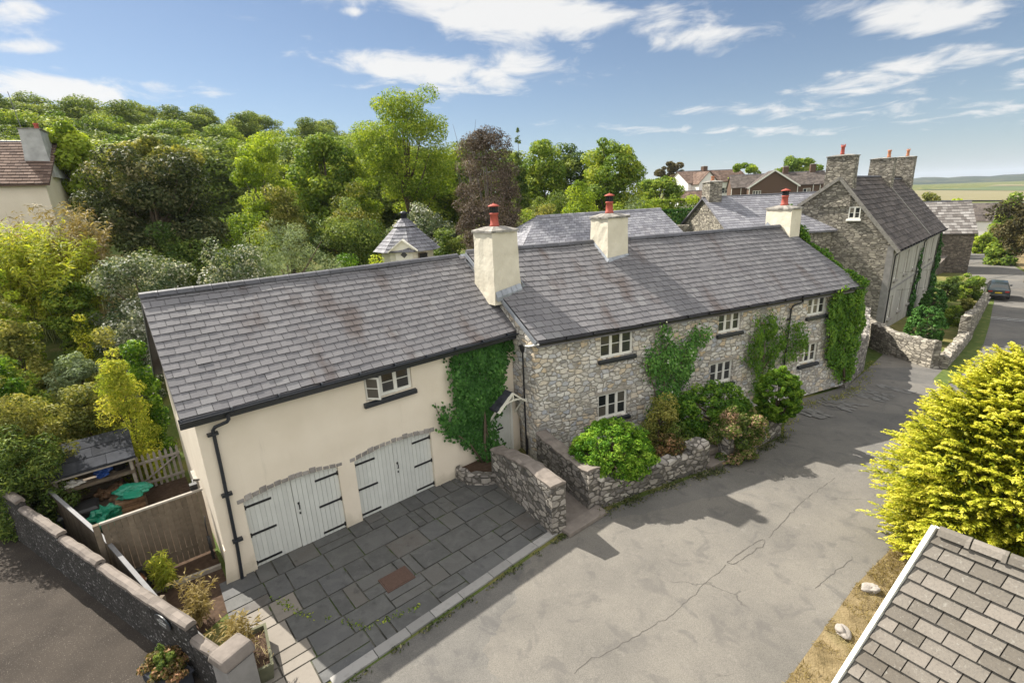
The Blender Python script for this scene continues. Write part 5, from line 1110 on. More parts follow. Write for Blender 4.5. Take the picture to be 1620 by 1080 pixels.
# weeds along walls and kerb
def weeds(name, path, n, mat, seed, h=.12, w_=.15):
    rng = np.random.default_rng(seed); path = np.array(path, float); t_ = rng.uniform(0, len(path)-1, n); k = t_.astype(int); f = (t_-k)[:, None]; p = path[k]*(1-f)+path[np.minimum(k+1, len(path)-1)]*f; p = p+rng.normal(0, w_, p.shape)*.5
    m_ = (np.sin(t_*9+seed)+np.sin(t_*23)) > -.4; p = p[m_]; P = np.c_[p, gz(p[:, 0], p[:, 1])+rng.uniform(.01, h, len(p))]
    return stuff(leaves(name, P, rng.normal(size=P.shape)+[0, -.3, .9], .07, mat, rng.uniform(0, 1, len(P)), None, .45, rng=rng))
weeds('wall_foot_weeds', [(2.2, 11.85), (3.7, 12.62), (5.6, 13.5), (6.4, 13.75), (8.2, 14.85), (9.7, 15.8)], 2600, 'leaf_hawthorn', 1, .14, .2)
weeds('kerb_weeds', [(-3.4, 7.1), (-1, 9.2), (1.0, 10.9), (1.7, 11.4)], 800, 'leaf_hawthorn', 2, .06, .08)
weeds('cottage_foot_weeds', [(9.8, 16.2), (11.5, 18.6), (14.5, 19.9), (16.2, 21.3), (20, 25.5)], 2200, 'leaf_olive', 3, .15, .3)
weeds('paving_weeds', [gw(.6, -1.3)[:2], gw(.9, -2.2)[:2], gw(1.9, -3.6)[:2], gw(3.2, -3.9)[:2]], 500, 'leaf_mid', 4, .05, .1)

# ================================================================== BIG STONE HOUSE
BY = rad(42.3); BO = np.array([26.56, 33.79, -1.7])
b = thing('stone_house', 'tall stone gabled house with grey rendered front and three stone chimneys', 'house', BO, BY)
BL, BD, BE, BR, BRY = 21.0, 8.0, 6.1, 10.75, 3.75; BRE = 7.6
mb = gable_walls(BL, BD, BE, BR-.05, BRY, -1, ('left', 'right', 'back'), BRE); mb.build('gable_wall', 'house_stone', b)
wins = []
for i, a in enumerate((1.6, 5.0, 8.4, 12.6, 16.0, 19.0)): wins += [(a, a+1.0, 3.5, 5.3, 0), (a, a+1.0, .6, 2.3, 0)]
mb = MB(); facade(mb, 0, BL, BE, wins, .18, -1.6); mb.build('front_wall', 'grey_render', b)
mb = MB(); mb.box(0, .35, -.03, -.002, -1.5, BE); mb.box(-.03, -.002, -.02, .35, -1.5, BE); mb.box(.36, BL, -.05, -.002, 2.85, 2.97); mb.build('quoin', 'pebble_dash', b)
for x, y, z, h, _ in wins: window(b, x, z, 1.0, h-z, 0, 2, 2, sill='cap_mortar', depth=.12)
T90 = Matrix.Rotation(rad(-90), 4, 'Z')
window(b, -2.95, 7.95, .72, .82, -.03, 2, 2, T=T90, sill='white_paint', depth=.02)
sl = (BR-BE)/BRY; slr = (BR-BRE)/(BD-BRY); ov = .12
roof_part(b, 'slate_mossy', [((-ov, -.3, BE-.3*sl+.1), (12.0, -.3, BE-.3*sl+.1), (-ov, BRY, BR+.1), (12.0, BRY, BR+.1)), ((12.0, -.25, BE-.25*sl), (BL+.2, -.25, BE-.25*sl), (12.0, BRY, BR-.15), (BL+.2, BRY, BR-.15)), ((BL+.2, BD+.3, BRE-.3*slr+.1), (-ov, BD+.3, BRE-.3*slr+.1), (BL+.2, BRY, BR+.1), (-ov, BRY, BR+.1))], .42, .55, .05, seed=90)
ridge(b, (.6, BRY, BR+.16), (11.9, BRY, BR+.16), 22); ridge(b, (12.05, BRY, BR-.08), (BL+.1, BRY, BR-.08), 18)
mb = MB(); mb.bar((12.0, -.3, BE-.3*sl+.17), (12.0, BRY, BR+.17), .3, .1); mb.build('verge_coping', 'cap_mortar', b)
for q_ in ((-.35, BE-.35*sl+.04), (BD+.3, BRE-.3*slr+.04)): mb = MB(); mb.bar((-ov-.03, *q_), (-ov-.03, BRY, BR+.04), .1, .22); mb.build('verge_coping', 'cap_mortar', b)
chimney(b, -.02, 1.0, 3.0, 4.75, 8.8, 12.25, 'house_stone', .04, ((.5, .55, 'crown'),), 'cap_mortar', .08, ph=.62)
chimney(b, 11.4, 12.45, 2.9, 4.6, 9.8, 12.3, 'house_stone', .02, ((.5, .3, 'pot'),), 'cap_mortar', .06, 'orange_clay', .6)
chimney(b, 20.0, 20.95, 2.9, 4.6, 9.6, 12.6, 'house_stone', .02, ((.5, .4, 'crown'),), 'cap_mortar', .06, 'orange_clay', .6)
gutter(b, (-.1, -.36, BE-.3*sl+.05), (BL, -.36, BE-.3*sl+.05), 'black_paint', .06, board=.12)
mb = MB(); mb.tube([(.45, -.36, BE-.3), (.42, -.09, BE-.7), (.42, -.09, -1.3)], .045, 8); mb.build('downpipe', 'black_paint', b)
mb = MB(); mb.tube([(11.6, -.36, BE-.3), (11.6, -.09, BE-.7), (11.6, -.09, -1.5)], .045, 8); mb.build('downpipe', 'black_paint', b)
climber('ivy', 'dark ivy strip growing up the grey front of the tall stone house', BO, BY, [(9.6, -1.3), (10.6, -1.2), (10.9, 1.5), (10.9, 4), (10.6, 5.2), (10.2, 3.5), (9.9, 2), (9.4, .5)], 2200, .16, 'leaf_ivy', 36, .35, .6)
climber('ivy', 'dark ivy covering the far end of the grey house front', BO, BY, [(18.3, -1.5), (21, -1.5), (21, 5.8), (20.2, 5.6), (19.3, 4), (18.6, 2)], 2600, .18, 'leaf_ivy', 37, .4, .7)
# overhead wires to the house front
for i, (z0_, z1_, lb) in enumerate(((3.9, 4.6, 'upper thin overhead wire crossing in front of the grey house front'), (2.6, 3.0, 'lower thin overhead wire crossing in front of the grey house front'))):
    A_ = BO+np.array([math.cos(BY)*3+math.sin(BY)*.1, math.sin(BY)*3-math.cos(BY)*.1, z0_]); B_ = np.array([47, 38, 2.5+z1_-3]); mb = MB(); mb.tube([A_*(1-t_)+B_*t_-np.array([0, 0, 1.6*t_*(1-t_)]) for t_ in np.linspace(0, 1, 10)], .012, 4); tag(mb.build('overhead_wire', 'black_plastic'), lb, 'wire', 'overhead wires')
# front garden of the big house
w = thing('garden_wall', 'rubble wall corner beside the lane in front of the clipped domes of the tall house', 'wall')
rubble_wall(w, [(23.0, 30.2), (22.4, 27.0), (22.6, 24.4)][::-1], [1.55, 1.5, 1.7], .45, 'house_stone', step=.25, jit=.04, seed=11)
w = thing('garden_wall', 'low rubble wall along the green verge leading up to the tall house hedges', 'wall')
rubble_wall(w, [tuple(GG(*q)[:2]) for q in ((1497, 586), (1518, 562), (1538, 536))], [.75, .8, .9], .45, 'house_stone', step=.25, jit=.05, seed=12)
w = thing('garden_wall', 'higher ragged rubble wall along the lane behind the low wall, towards the parked car', 'wall')
rubble_wall(w, [tuple(GG(*q)[:2]) for q in ((1527, 545), (1541, 524), (1551, 505), (1562, 482))], [1.9, 1.5, 1.3, 1.1], .45, 'house_stone', step=.3, jit=.08, seed=13)
def dshrub(lab, bbox, D, mat, **k): return shrub(k.pop('name', 'clipped_bush'), lab, bbox, D, mat, **k)
dshrub('large clipped green dome nearest in the tall house garden', (1428, 482, 1500, 545), 0, 'leaf_box', n=9000, leaf=.16, shape='smooth', ncl=400, clump=.09)
dshrub('variegated pale bush in front of the large clipped dome', (1450, 502, 1488, 545), 0, 'leaf_silver', n=2600, leaf=.14, name='variegated_bush')
dshrub('second clipped green dome behind the large one', (1453, 455, 1500, 500), 0, 'leaf_box', n=5000, leaf=.18, shape='smooth', ncl=300, clump=.1)
dshrub('dark shrub against the grey house front', (1478, 432, 1522, 480), 0, 'leaf_dark', n=4500, leaf=.2, name='garden_shrub')
dshrub('big olive green shrub beside the parked car', (1505, 432, 1562, 478), 0, 'leaf_mid', n=6000, leaf=.2, name='garden_shrub')
dshrub('low sunny shrub behind the ragged lane wall', (1515, 470, 1545, 500), 0, 'leaf_olive', n=2600, leaf=.16, name='garden_shrub')
dshrub('low green shrub between the domes and the lane wall', (1493, 478, 1525, 520), 0, 'leaf_mid', n=4000, leaf=.16, name='garden_shrub')
# barn with sweeping stone tile roof beyond the house
bp = GG(1529, 432); BA = rad(-42+0)
bn_ = simple_house('stone_barn', 'dark stone barn end-on to the lane with mossy stone tiled roof', 'barn', (bp[0]-11.2, bp[1]+5.0, bp[2]), rad(-24), 12.3, 8, 5.6, 9.6, 'barn_stone', 'stone_tiles', .5, .6, thick=.05)
mb = MB(); mb.box(6.2, 6.4, -.02, .03, 3.9, 4.9); mb.build('window', 'dark_interior', bn_)
lt = thing('lean_to', 'small stone lean-to with sloping pinkish roof beside the barn', 'outbuilding', (bp[0]-5.6, bp[1]-1.4, bp[2]), rad(38))
mb = MB(); mb.hexa([(0, 0, -.5), (6, 0, -.5), (6, 3, -.5), (0, 3, -.5), (0, 0, 1.6), (6, 0, 2.7), (6, 3, 2.7), (0, 3, 1.6)]); mb.build('wall', 'barn_stone', lt); mb = MB(); deck(mb, (-.2, -.2, 1.62), (-.2, 3.2, 1.62), (6, -.2, 2.78), (6, 3.2, 2.78)); mb.build('roof', 'coping', lt); chimney(lt, 4.9, 5.7, .8, 1.8, 2.4, 3.5, 'house_stone', .02, (), 'orange_clay', .1)
wc = at(1508, 349, 150)
wh = simple_house('white_cottage', 'white cottage with dark window and brown roof beyond the barn', 'house', (wc[0], wc[1], wc[2]-3.0), rad(-45), 19, 8, 3.0, 6.4, 'white_render', 'slate_mossy', .5, .6)
window(wh, 10.2, .9, 2.4, 1.7, 0, 3, 3, frame='black_paint', sill=None, depth=.02)
# low outbuildings and white stone wall at the right edge
w = thing('lane_wall', 'low whitish stone wall along the far right side of the lane', 'wall')
rubble_wall(w, [(57, 44.5), (66, 53), (77, 63.5), (88, 80), (96, 92)], [1.2, 1.2, 1.1, 1.0, 1.0], .5, 'white_stone' if 'white_stone' in M else 'coping', step=.4, jit=.1, seed=14)
rp = at(1612, 402, 72)
simple_house('stone_outhouse', 'low stone outhouse with grey slate roof at the right edge of the photo', 'outbuilding', (rp[0]+.6, rp[1]-1.8, at(1612, 402, 72)[2]-2.6), rad(-36), 9, 5, 2.2, 3.9, 'barn_stone', 'slate_pale', .35, .45)

# ================================================================== PARKED CAR
cp_ = GG(1578, 477)
car = thing('parked_car', 'dark grey estate car parked on the lane with yellow rear number plate', 'car', (cp_[0]+.3, cp_[1]+.4, cp_[2]+.06), 0)
ca_ = math.atan2(.74, .67); car.rotation_euler = (0, -.05, ca_)
# local: +x forward, rear at x=0
sec = [  # x, halfwidth bottom, halfwidth belt, z bottom, z belt, z roof, halfwidth roof
    (0.0, .78, .84, .42, .98, 1.02, .80), (.12, .86, .90, .30, 1.00, 1.12, .74), (.45, .90, .92, .28, 1.00, 1.56, .62), (1.2, .91, .92, .24, .98, 1.63, .64), (2.4, .91, .92, .24, .96, 1.62, .64), (3.0, .91, .92, .24, .95, 1.45, .64), (3.5, .90, .90, .24, .93, 1.02, .72), (4.2, .86, .86, .28, .84, .88, .74), (4.55, .74, .76, .40, .68, .72, .68)]
mb = MB(); rings = []
for x, hb, hm, z0_, z1_, z2_, hr_ in sec: rings.append(mb.add([(x, -hb, z0_), (x, -hm, (z0_+z1_)/2), (x, -hm*.98, z1_), (x, -hr_, z2_), (x, -hr_*.5, z2_+.03), (x, hr_*.5, z2_+.03), (x, hr_, z2_), (x, hm*.98, z1_), (x, hm, (z0_+z1_)/2), (x, hb, z0_)]))
for a, d_ in zip(rings, rings[1:]):
    for k in range(10): mb.face((a+k, d_+k, d_+(k+1) % 10, a+(k+1) % 10))
mb.face([rings[0]+k for k in range(10)]); mb.face([rings[-1]+9-k for k in range(10)]); mb.build('body', 'car_paint', car, bevel=.03)
mb = MB(); mb.poly([(.095, -.70, 1.06), (.095, .70, 1.06), (.40, .58, 1.53), (.40, -.58, 1.53)][::-1]); mb.T = Matrix.Translation((-.012, 0, .012)); mb.poly([(.095, -.70, 1.06), (.40, -.58, 1.53), (.40, .58, 1.53), (.095, .70, 1.06)]); mb.build('rear_window', 'window_glass', car)
for sy in (-1, 1):
    mb = MB(); mb.poly([(.65, sy*.905, 1.03), (2.95, sy*.905, 1.0), (2.75, sy*.70, 1.5), (.9, sy*.69, 1.55)][::sy]); mb.build('side_window', 'window_glass', car)
    mb = MB(); mb.box(-.03, .14, sy*.62-.16, sy*.62+.16, .84, .97); mb.build('tail_light', 'tail_red', car)
    for x in (.85, 3.65):
        wm_ = MB(Matrix.Translation((x, sy*.83, .33)) @ Matrix.Rotation(rad(90), 4, 'X')); wm_.lathe([(.2, -.1), (.32, -.1), (.34, -.06), (.34, .06), (.32, .1), (.2, .1)], (0, 0, 0), 18); wo_ = wm_.build('wheel', 'rubber', car, True)
        wm_ = MB(Matrix.Translation((x, sy*.83, .33)) @ Matrix.Rotation(rad(90), 4, 'X')); wm_.lathe([(.2, -.085), (.21, -.08), (.21, .08), (.2, .085)], (0, 0, 0), 14); wm_.build('rim', 'chrome', wo_)
    mb = MB(); mb.box(2.75, 2.9, sy*1.0-.09, sy*1.0+.09, .98, 1.1); mb.build('wing_mirror', 'car_paint', car, bevel=.02)
mb = MB(); mb.box(-.05, .1, -.80, .80, .32, .52); mb.box(-.07, .02, -.5, .5, .47, .51); mb.build('bumper', 'car_trim', car, bevel=.02)
mb = MB(); mb.box(-.045, -.012, -.26, .26, .72, .83); mb.build('number_plate', 'yellow_plate', car)
mb = MB(); mb.box(-.06, .0, -.62, .62, .555, .585); mb.build('chrome_strip', 'chrome', car)
# tar sealed cracks and trench patch in the lane
def crack(pxs, w_, seed):
    rng = np.random.default_rng(seed); P = np.array([G(*p)[:2] for p in pxs]); S = []
    for a, b_ in zip(P, P[1:]):
        n = max(2, int(np.linalg.norm(b_-a)/.12)); S += [a+(b_-a)*i/n+rng.normal(0, .018, 2) for i in range(n)]
    S = np.array(S+[P[-1]]); mb = MB(); T_ = nrm(np.gradient(S, axis=0)); Nn = np.c_[-T_[:, 1], T_[:, 0]]; ww = w_*rng.uniform(.25, 1.2, len(S))[:, None]
    k = mb.add([(*p, gzs(*p)+.0075) for p in S+Nn*ww]); k2 = mb.add([(*p, gzs(*p)+.0075) for p in S-Nn*ww])
    for i in range(len(S)-1): mb.face((k2+i, k2+i+1, k+i+1, k+i))
    structure(mb.build('road_crack', 'tar'))
plain('cobble', (.16, .155, .145), .9, .2, var=.4, scale=9)
plain('tar', (.085, .078, .07), .9, .2, var=.3)
crack([(1150, 889), (1200, 855), (1212, 853), (1208, 862), (1160, 893), (1150, 889)], .014, 1)
crack([(1215, 850), (1262, 800), (1330, 748), (1382, 706)], .012, 2)
crack([(905, 1062), (985, 1018), (1060, 975), (1148, 893)], .008, 3)
crack([(1290, 930), (1330, 900), (1348, 880)], .009, 4)
mb = MB(); rc = random.Random(12)
for i in range(260):
    t_ = rc.random(); a, b_ = np.array(G(1272, 652)), np.array(G(1432, 596)); p = a+(b_-a)*t_+np.array([.3, -.45, 0])*rc.uniform(-1.6, 1.0)
    if math.sin(t_*19+1) < -.35: continue
    z = gzs(p[0], p[1]); l_ = rc.uniform(.07, .2); u_ = np.array([.5, -.86])+np.array([rc.uniform(-.2, .2), rc.uniform(-.2, .2)]); v_ = np.array([.86, .5])*rc.uniform(.05, .09); u_ = u_*l_
    k = mb.add([(p[0]+x, p[1]+y, z+.075) for x, y in (-u_-v_, u_-v_, u_+v_, -u_+v_)]); mb.face(range(k, k+4), rc.random())
structure(mb.build('cobbles', 'cobble'))
# faint white lane marking
mp_ = GG(1590, 507)
for k_ in range(2):
    mb = MB(); d_ = np.array([.74, -.67, 0]); n_ = np.array([.67, .74, 0]); o0 = mp_+n_*(k_*.9)
    q = [o0-d_*1.8, o0+d_*2.2, o0+d_*2.2+n_*.14, o0-d_*1.8+n_*.14]; kk = mb.add([(p[0], p[1], gzs(p[0], p[1])+.075) for p in q]); mb.face(range(kk, kk+4)); structure(mb.build('road_marking', 'white_marking'))

# ================================================================== MIDDLE DISTANCE HOUSES
# slate roofed neighbour behind the cottage
nA_ = at(1120, 316, 40)
nb_ = simple_house('slate_cottage', 'cottage behind with pale slate roof and stone chimney at its left end', 'house', (16.2, 35.8, 1.9), rad(6), 12.5, 8.5, 3.6, 6.15, 'house_stone', 'slate_pale', .3, .4)
chimney(nb_, .0, 1.0, 3.6, 4.8, 5.2, 7.35, 'house_stone', .02, ((.5, .5, 'pot'),), 'cap_mortar', .08, 'orange_clay', .35)
gp = at(1148, 318, 92)
gh = simple_house('gabled_bungalow', 'brown rendered house with large gable and grey slate roofs', 'house', (gp[0], gp[1]-2, at(1165, 297, 92)[2]-2.3), rad(-16), 20, 8, 3.4, 6.2, 'brown_render', 'slate_mossy', .4, .5)
gh.scale = (.68, .68, .68); gz0 = gh.location.z
g2 = simple_house  # cross gable
cg = MB(); cg.poly([(3.2, -3.5, -.8), (13.2, -3.5, -.8), (13.2, -3.5, 3.3), (8.2, -3.5, 6.6), (3.2, -3.5, 3.3)]); cg.poly([(3.2, -.01, -.8), (3.2, -3.5, -.8), (3.2, -3.5, 3.3), (3.2, -.01, 3.3)]); cg.poly([(13.2, -3.5, -.8), (13.2, -.01, -.8), (13.2, -.01, 3.3), (13.2, -3.5, 3.3)]); cg.build('gable_wall', 'brown_render', gh)
roof_part(gh, 'slate_mossy', [((2.9, 3.5, 3.15), (2.9, -3.8, 3.15), (8.2, 3.5, 6.75), (8.2, -3.8, 6.75)), ((13.5, -3.8, 3.15), (13.5, 3.5, 3.15), (8.2, -3.8, 6.75), (8.2, 3.5, 6.75))], .4, .5, .02, 'gable_roof')
mb = MB(); mb.bar((2.8, -3.86, 3.05), (8.2, -3.86, 6.72), .06, .3); mb.bar((13.6, -3.86, 3.05), (8.2, -3.86, 6.72), .06, .3); mb.build('bargeboard', 'white_paint', gh)
window(gh, 4.0, .9, 1.7, 1.6, -3.5, 3, 3, sill=None, depth=-.02); window(gh, 15.2, .9, 1.5, 1.6, 0, 2, 2, sill=None, depth=-.02)
mb = MB()
for x in (-.05, 2.0, 3.25, 13.15, 17.2, 18.6): mb.tube([(x, -.1 if x < 3 or x > 13.5 else -3.6, 3.2), (x, -.1 if x < 3 or x > 13.5 else -3.6, -.6)], .08, 5)
mb.build('downpipe', 'white_paint', gh)
chimney(gh, 11.5, 12.6, 3.6, 4.6, 5.2, 7.6, 'brown_render', .01, (), 'cap_mortar', .08); chimney(gh, 17.2, 18.3, 3.6, 4.6, 5.2, 7.8, 'brown_render', .01, (), 'cap_mortar', .08)
hp = at(1088, 308, 112)
hw_ = simple_house('white_house', 'white rendered house with brown tiled roof beyond the terrace gardens', 'house', (hp[0], hp[1], hp[2]-1.9), rad(14), 15, 8, 4.2, 6.6, 'white_render', 'brown_tiles', .45, .5)
cg = MB(); cg.poly([(1, -2.2, -.8), (5.5, -2.2, -.8), (5.5, -2.2, 4.0), (3.25, -2.2, 6.2), (1, -2.2, 4.0)]); cg.poly([(1, -.01, -.8), (1, -2.2, -.8), (1, -2.2, 4.0), (1, -.01, 4.0)]); cg.poly([(5.5, -2.2, -.8), (5.5, -.01, -.8), (5.5, -.01, 4.0), (5.5, -2.2, 4.0)]); cg.build('gable_wall', 'white_render', hw_)
roof_part(hw_, 'brown_tiles', [((.7, 3, 3.85), (.7, -2.4, 3.85), (3.25, 3, 6.3), (3.25, -2.4, 6.3)), ((5.8, -2.4, 3.85), (5.8, 3, 3.85), (3.25, -2.4, 6.3), (3.25, 3, 6.3))], .45, .5, .02, 'gable_roof')
window(hw_, 2.4, 1.6, 1.7, 1.4, -2.2, 2, 2, sill=None, depth=-.02, frame='cream_paint'); window(hw_, 8, 1.8, 1.7, 1.2, 0, 2, 2, sill=None, depth=-.02, frame='cream_paint')
chimney(hw_, 5.8, 6.8, 3.4, 4.4, 5.8, 7.5, 'brown_render', .01, (), 'cap_mortar', .08)
gp2 = at(1074, 312, 104)
ga = simple_house('garage_annexe', 'low white garage with brown roof in front of the white house', 'outbuilding', (gp2[0], gp2[1], gp2[2]-2.6), rad(2), 8.5, 6, 1.7, 3.6, 'white_render', 'brown_tiles', .45, .5)
# hedges and low walls of terrace gardens between
for i, (x0, x1, y, D, hh, lb, mt) in enumerate(((1020, 1105, 328, 62, 1.6, 'long clipped hedge across the terrace gardens, farther of two', 'leaf_mid'), (1030, 1100, 344, 48, 1.2, 'low hedge across the terrace gardens, nearer of two', 'leaf_box'))):
    p = at((x0+x1)/2, y, D); a = at(x0, y, D); q = at(x1, y, D); L_ = np.linalg.norm(a-q); g_ = gzs(p[0], p[1]); rng2 = np.random.default_rng(200+i)
    root = thing('clipped_hedge', lb, 'hedge', (p[0], p[1], g_), math.atan2(q[1]-a[1], q[0]-a[0])); top_ = max(p[2]-g_+hh*.5, .8); n_ = 6000
    P = np.c_[rng2.uniform(-L_/2, L_/2, n_), rng2.uniform(-.5, .5, n_), rng2.uniform(.1, top_, n_)]; f = rng2.integers(0, 3, n_); P[f == 0, 2] = top_+rng2.normal(0, .05, (f == 0).sum()); P[f == 1, 1] = -.5+rng2.normal(0, .05, (f == 1).sum())
    leaves('foliage', P, rng2.normal(0, .6, P.shape)+np.where((f == 0)[:, None], [0, 0, 1.0], [0, -1.0, .2]), .22, mt, rng2.uniform(0, 1, n_), root, .6, rng=rng2)
    mb = MB(); [mb.tube([(x, 0, -.1), (x, 0, top_*.8)], .04, 5) for x in np.linspace(-L_/2+.3, L_/2-.3, 8)]; mb.build('stems', 'bark', root)
w = thing('terrace_wall', 'low stone terrace wall in the gardens behind the slate wing', 'wall'); a, q = at(1000, 352, 44), at(1090, 358, 44); rubble_wall(w, [a[:2], q[:2]], [max(.5, a[2]-gzs(a[0], a[1])), max(.5, q[2]-gzs(q[0], q[1]))], .4, 'house_stone', step=.4, jit=.05, seed=15)
# left neighbour's house
lp = at(48, 300, 40); lz = gzs(lp[0], lp[1])
zE, zR = at(60, 290, 40)[2]-lz, at(30, 221, 40)[2]-lz
dR = np.array([-.93, .2]); lh = simple_house('tiled_house', 'cream house with brown tiled roof and big patchy grey chimney at the left edge', 'house', (lp[0]-9.3, lp[1]-3.4, lz), rad(28), 10.2, 8, zE+.1, zR+.4, 'cream_render', 'brown_tiles', .34, .36, thick=.035)
chimney(lh, 9.2, 10.2, 2.0, 4.7, zE+.5, zR+1.0, 'old_render', .12, ((.55, .55, 'pot'),), 'cap_mortar', .08, ph=.4)
mb = MB(); mb.tube([(9.2, 3.0, zR), (9.0, 3.0, zR+3.2)], .02, 5); mb.build('aerial', 'galvanised', lh)
window(lh, 5.2, zE-2.2, .9, 1.1, 0, 2, 1, depth=.02)

# ================================================================== SUMMER HOUSE
sp_ = at(645, 400, 31); sg = gzs(sp_[0], sp_[1]); sz = at(645, 395, 31)[2]-sg; st_ = at(645, 345, 31)[2]-sg; srad = np.linalg.norm(at(597, 393, 31)-at(698, 393, 31))/2
sh = thing('summer_house', 'cream octagonal summer house with pointed shingle roof and small porch gable', 'summer house', (sp_[0], sp_[1], sg), rad(-7))
n8 = 8; rot = math.pi/8
mb = MB(); R_ = srad*.82
for i in range(n8):
    a0_, a1_ = rot+i*math.pi/4, rot+(i+1)*math.pi/4; p, q = np.array([R_*math.cos(a0_), R_*math.sin(a0_)]), np.array([R_*math.cos(a1_), R_*math.sin(a1_)])
    nb = 16
    for j in range(nb):
        z0_, z1_ = -.3+(sz+.35)*j/nb, -.3+(sz+.35)*(j+1)/nb-.012; k = mb.add([(*p, z0_), (*q, z0_), (*(q*.985), z1_), (*(p*.985), z1_)]); mb.face(range(k, k+4), random.random())
mb.build('wall', 'cream_paint', sh)
mb = MB()
zt_ = sz+(st_-sz)*.72
for i in range(n8):
    a0_, a1_ = rot+i*math.pi/4, rot+(i+1)*math.pi/4
    c4 = [np.array([r_*math.cos(a), r_*math.sin(a), z]) for r_, a, z in ((srad*1.06, a0_, sz), (srad*1.06, a1_, sz), (srad*.34, a0_, zt_), (srad*.34, a1_, zt_))]; slates(mb, *c4, .26, .3, .03, i)
    c4 = [np.array([r_*math.cos(a), r_*math.sin(a), z]) for r_, a, z in ((srad*.37, a0_, zt_+.04), (srad*.37, a1_, zt_+.04), (srad*.1, a0_, st_), (srad*.1, a1_, st_))]; slates(mb, *c4, .3, .3, .03, i)
mb.build('roof', 'slate_pale', sh)
mb = MB(); mb.lathe([(srad*.1, st_-.1), (srad*.1, st_+.25), (srad*.21, st_+.28), (srad*.02, st_+.42)], (0, 0, 0), 12); mb.build('roof_vent', 'navy_paint', sh, True)
fa = rad(-80); fx, fy = math.cos(fa), math.sin(fa); Tp = Matrix.Rotation(fa+math.pi/2, 4, 'Z')
mb = MB(Tp); y_ = -R_*.93
mb.box(-.5, .5, y_-.06, y_, -.3, sz+.25); mb.build('door', 'white_paint', sh)
mb = MB(Tp); mb.poly([(0, y_-.07, sz-.35), (.2, y_-.07, sz-.15), (0, y_-.07, sz+.05), (-.2, y_-.07, sz-.15)]); mb.build('door_pane', 'window_glass', sh)
mb = MB(Tp); deck(mb, (-.85, y_+.8, sz+.1), (-.85, y_-.45, sz+.1), (0, y_+.8, sz+.75), (0, y_-.45, sz+.75)); deck(mb, (.85, y_-.45, sz+.1), (.85, y_+.8, sz+.1), (0, y_-.45, sz+.75), (0, y_+.8, sz+.75)); mb.poly([(-.7, y_-.3, sz+.12), (.7, y_-.3, sz+.12), (0, y_-.3, sz+.66)]); mb.build('porch_roof', 'cream_paint', sh)
for q in (-2, 1):
    T_ = Matrix.Rotation(fa+math.pi/2+q*math.pi/4, 4, 'Z'); mb = MB(T_); mb.box(-.35, .35, -R_*.93-.05, -R_*.93-.01, sz-.75, sz-.1); wo = mb.build('window', 'timber', sh); mb = MB(T_); mb.box(-.29, .29, -R_*.93-.07, -R_*.93-.052, sz-.7, sz-.15, .1); mb.build('pane', 'window_glass', wo)

# ================================================================== TREES AND SHRUBS BEHIND
# wooded ridge: three kinds copied along the skyline
protos = []
for k_ in range(3):
    rng = np.random.default_rng(300+k_); root = thing('woodland_tree', '', 'tree', (0, 0, 0), 0, 'woodland trees along the skyline')
    P, N, r_, cl = crown(rng, (6.2, 6.0, 8.2), 90, 24000, 'round', .26); leaves('crown', P+[0, 0, 9.4], N, .4, 'leaf_wood' if k_ < 2 else 'leaf_mid', r_+(-.05, .08, 0)[k_], root, .65, rng=rng)
    mb = MB(); mb.tube([(0, 0, -.5), (.2, .1, 5), (0, 0, 13)], [.45, .32, .1], 7)
    for q in cl[:16]: mb.tube([(0, 0, 6+rng.uniform(0, 4)), (q[0]*.5, q[1]*.5, 8+q[2]*.5), (q[0], q[1], 9.4+q[2])], [.18, .11, .03], 5)
    mb.build('trunk', 'bark_grey', root, True); protos.append(root)
rng = random.Random(44); used = set(); nth = 0
KINDS = ['full dark crown', 'broad slightly paler crown', 'mid green rounded crown']
sky_pts = [(x_, 212+4*math.sin(x_*.031)+3*math.sin(x_*.11)) for x_ in range(-70, 470, 30)]+[(486, 190), (512, 198), (540, 206), (575, 206), (600, 212)]
sky_pts += [(x_, 216+5*math.sin(x_*.05+2)+4*math.sin(x_*.13)) for x_ in range(-50, 470, 40)]+[(x_, 226+6*math.sin(x_*.07)) for x_ in range(330, 780, 48)]
DD = [104+8*math.sin(q_*2.1) for q_ in range(23)]+[82+6*math.sin(q_*1.7) for q_ in range(13)]+[64+5*math.sin(q_*1.3) for q_ in range(10)]
_old = [(-60, 172), (5, 168), (62, 168), (118, 172), (168, 178), (220, 172), (275, 172), (330, 170), (385, 172), (436, 172), (486, 178), (533, 192), (580, 205), (40, 186), (142, 190), (248, 196), (352, 196), (458, 198), (300, 188), (200, 192), (640, 225), (700, 235), (770, 235), (690, 215)]
for i, (px, py) in enumerate(sky_pts):
    D_ = DD[i]; p = at(px, py, D_); kk = i % 3; o = protos[kk] if kk not in used else copy_tree(protos[kk]); used.add(kk)
    g_ = gzs(p[0], p[1]); s_ = max(.5, (p[2]-g_)/17.6); o.location = (p[0], p[1], g_); o.scale = (s_*rng.uniform(1.3, 1.75),)*2+(s_,); o.rotation_euler = (0, 0, rng.uniform(0, 6.28))
    o['label'] = 'woodland tree with %s in the wooded ridge along the left skyline' % KINDS[kk]
tree('sycamore', 'yellow green leafy tree rising behind the grey chimney of the tiled house', 'tree', (66, 186, 160, 300), 45, 'leaf_yellow', 7000, .34, ncl=40, clump=.32, sink=2)
tree('hawthorn', 'broad dark olive tree filling the garden behind the flowering shrub', 'tree', (112, 214, 372, 452), 33, 'leaf_hawthorn', 20000, .24, ncl=100, clump=.24, sink=.6, dy=.7, aspect=.5)
tree('hawthorn', 'olive topped dense tree between the tiled house and the dark olive tree', 'tree', (150, 208, 330, 330), 37, 'leaf_olive', 9000, .26, ncl=60, clump=.28, dy=.7)
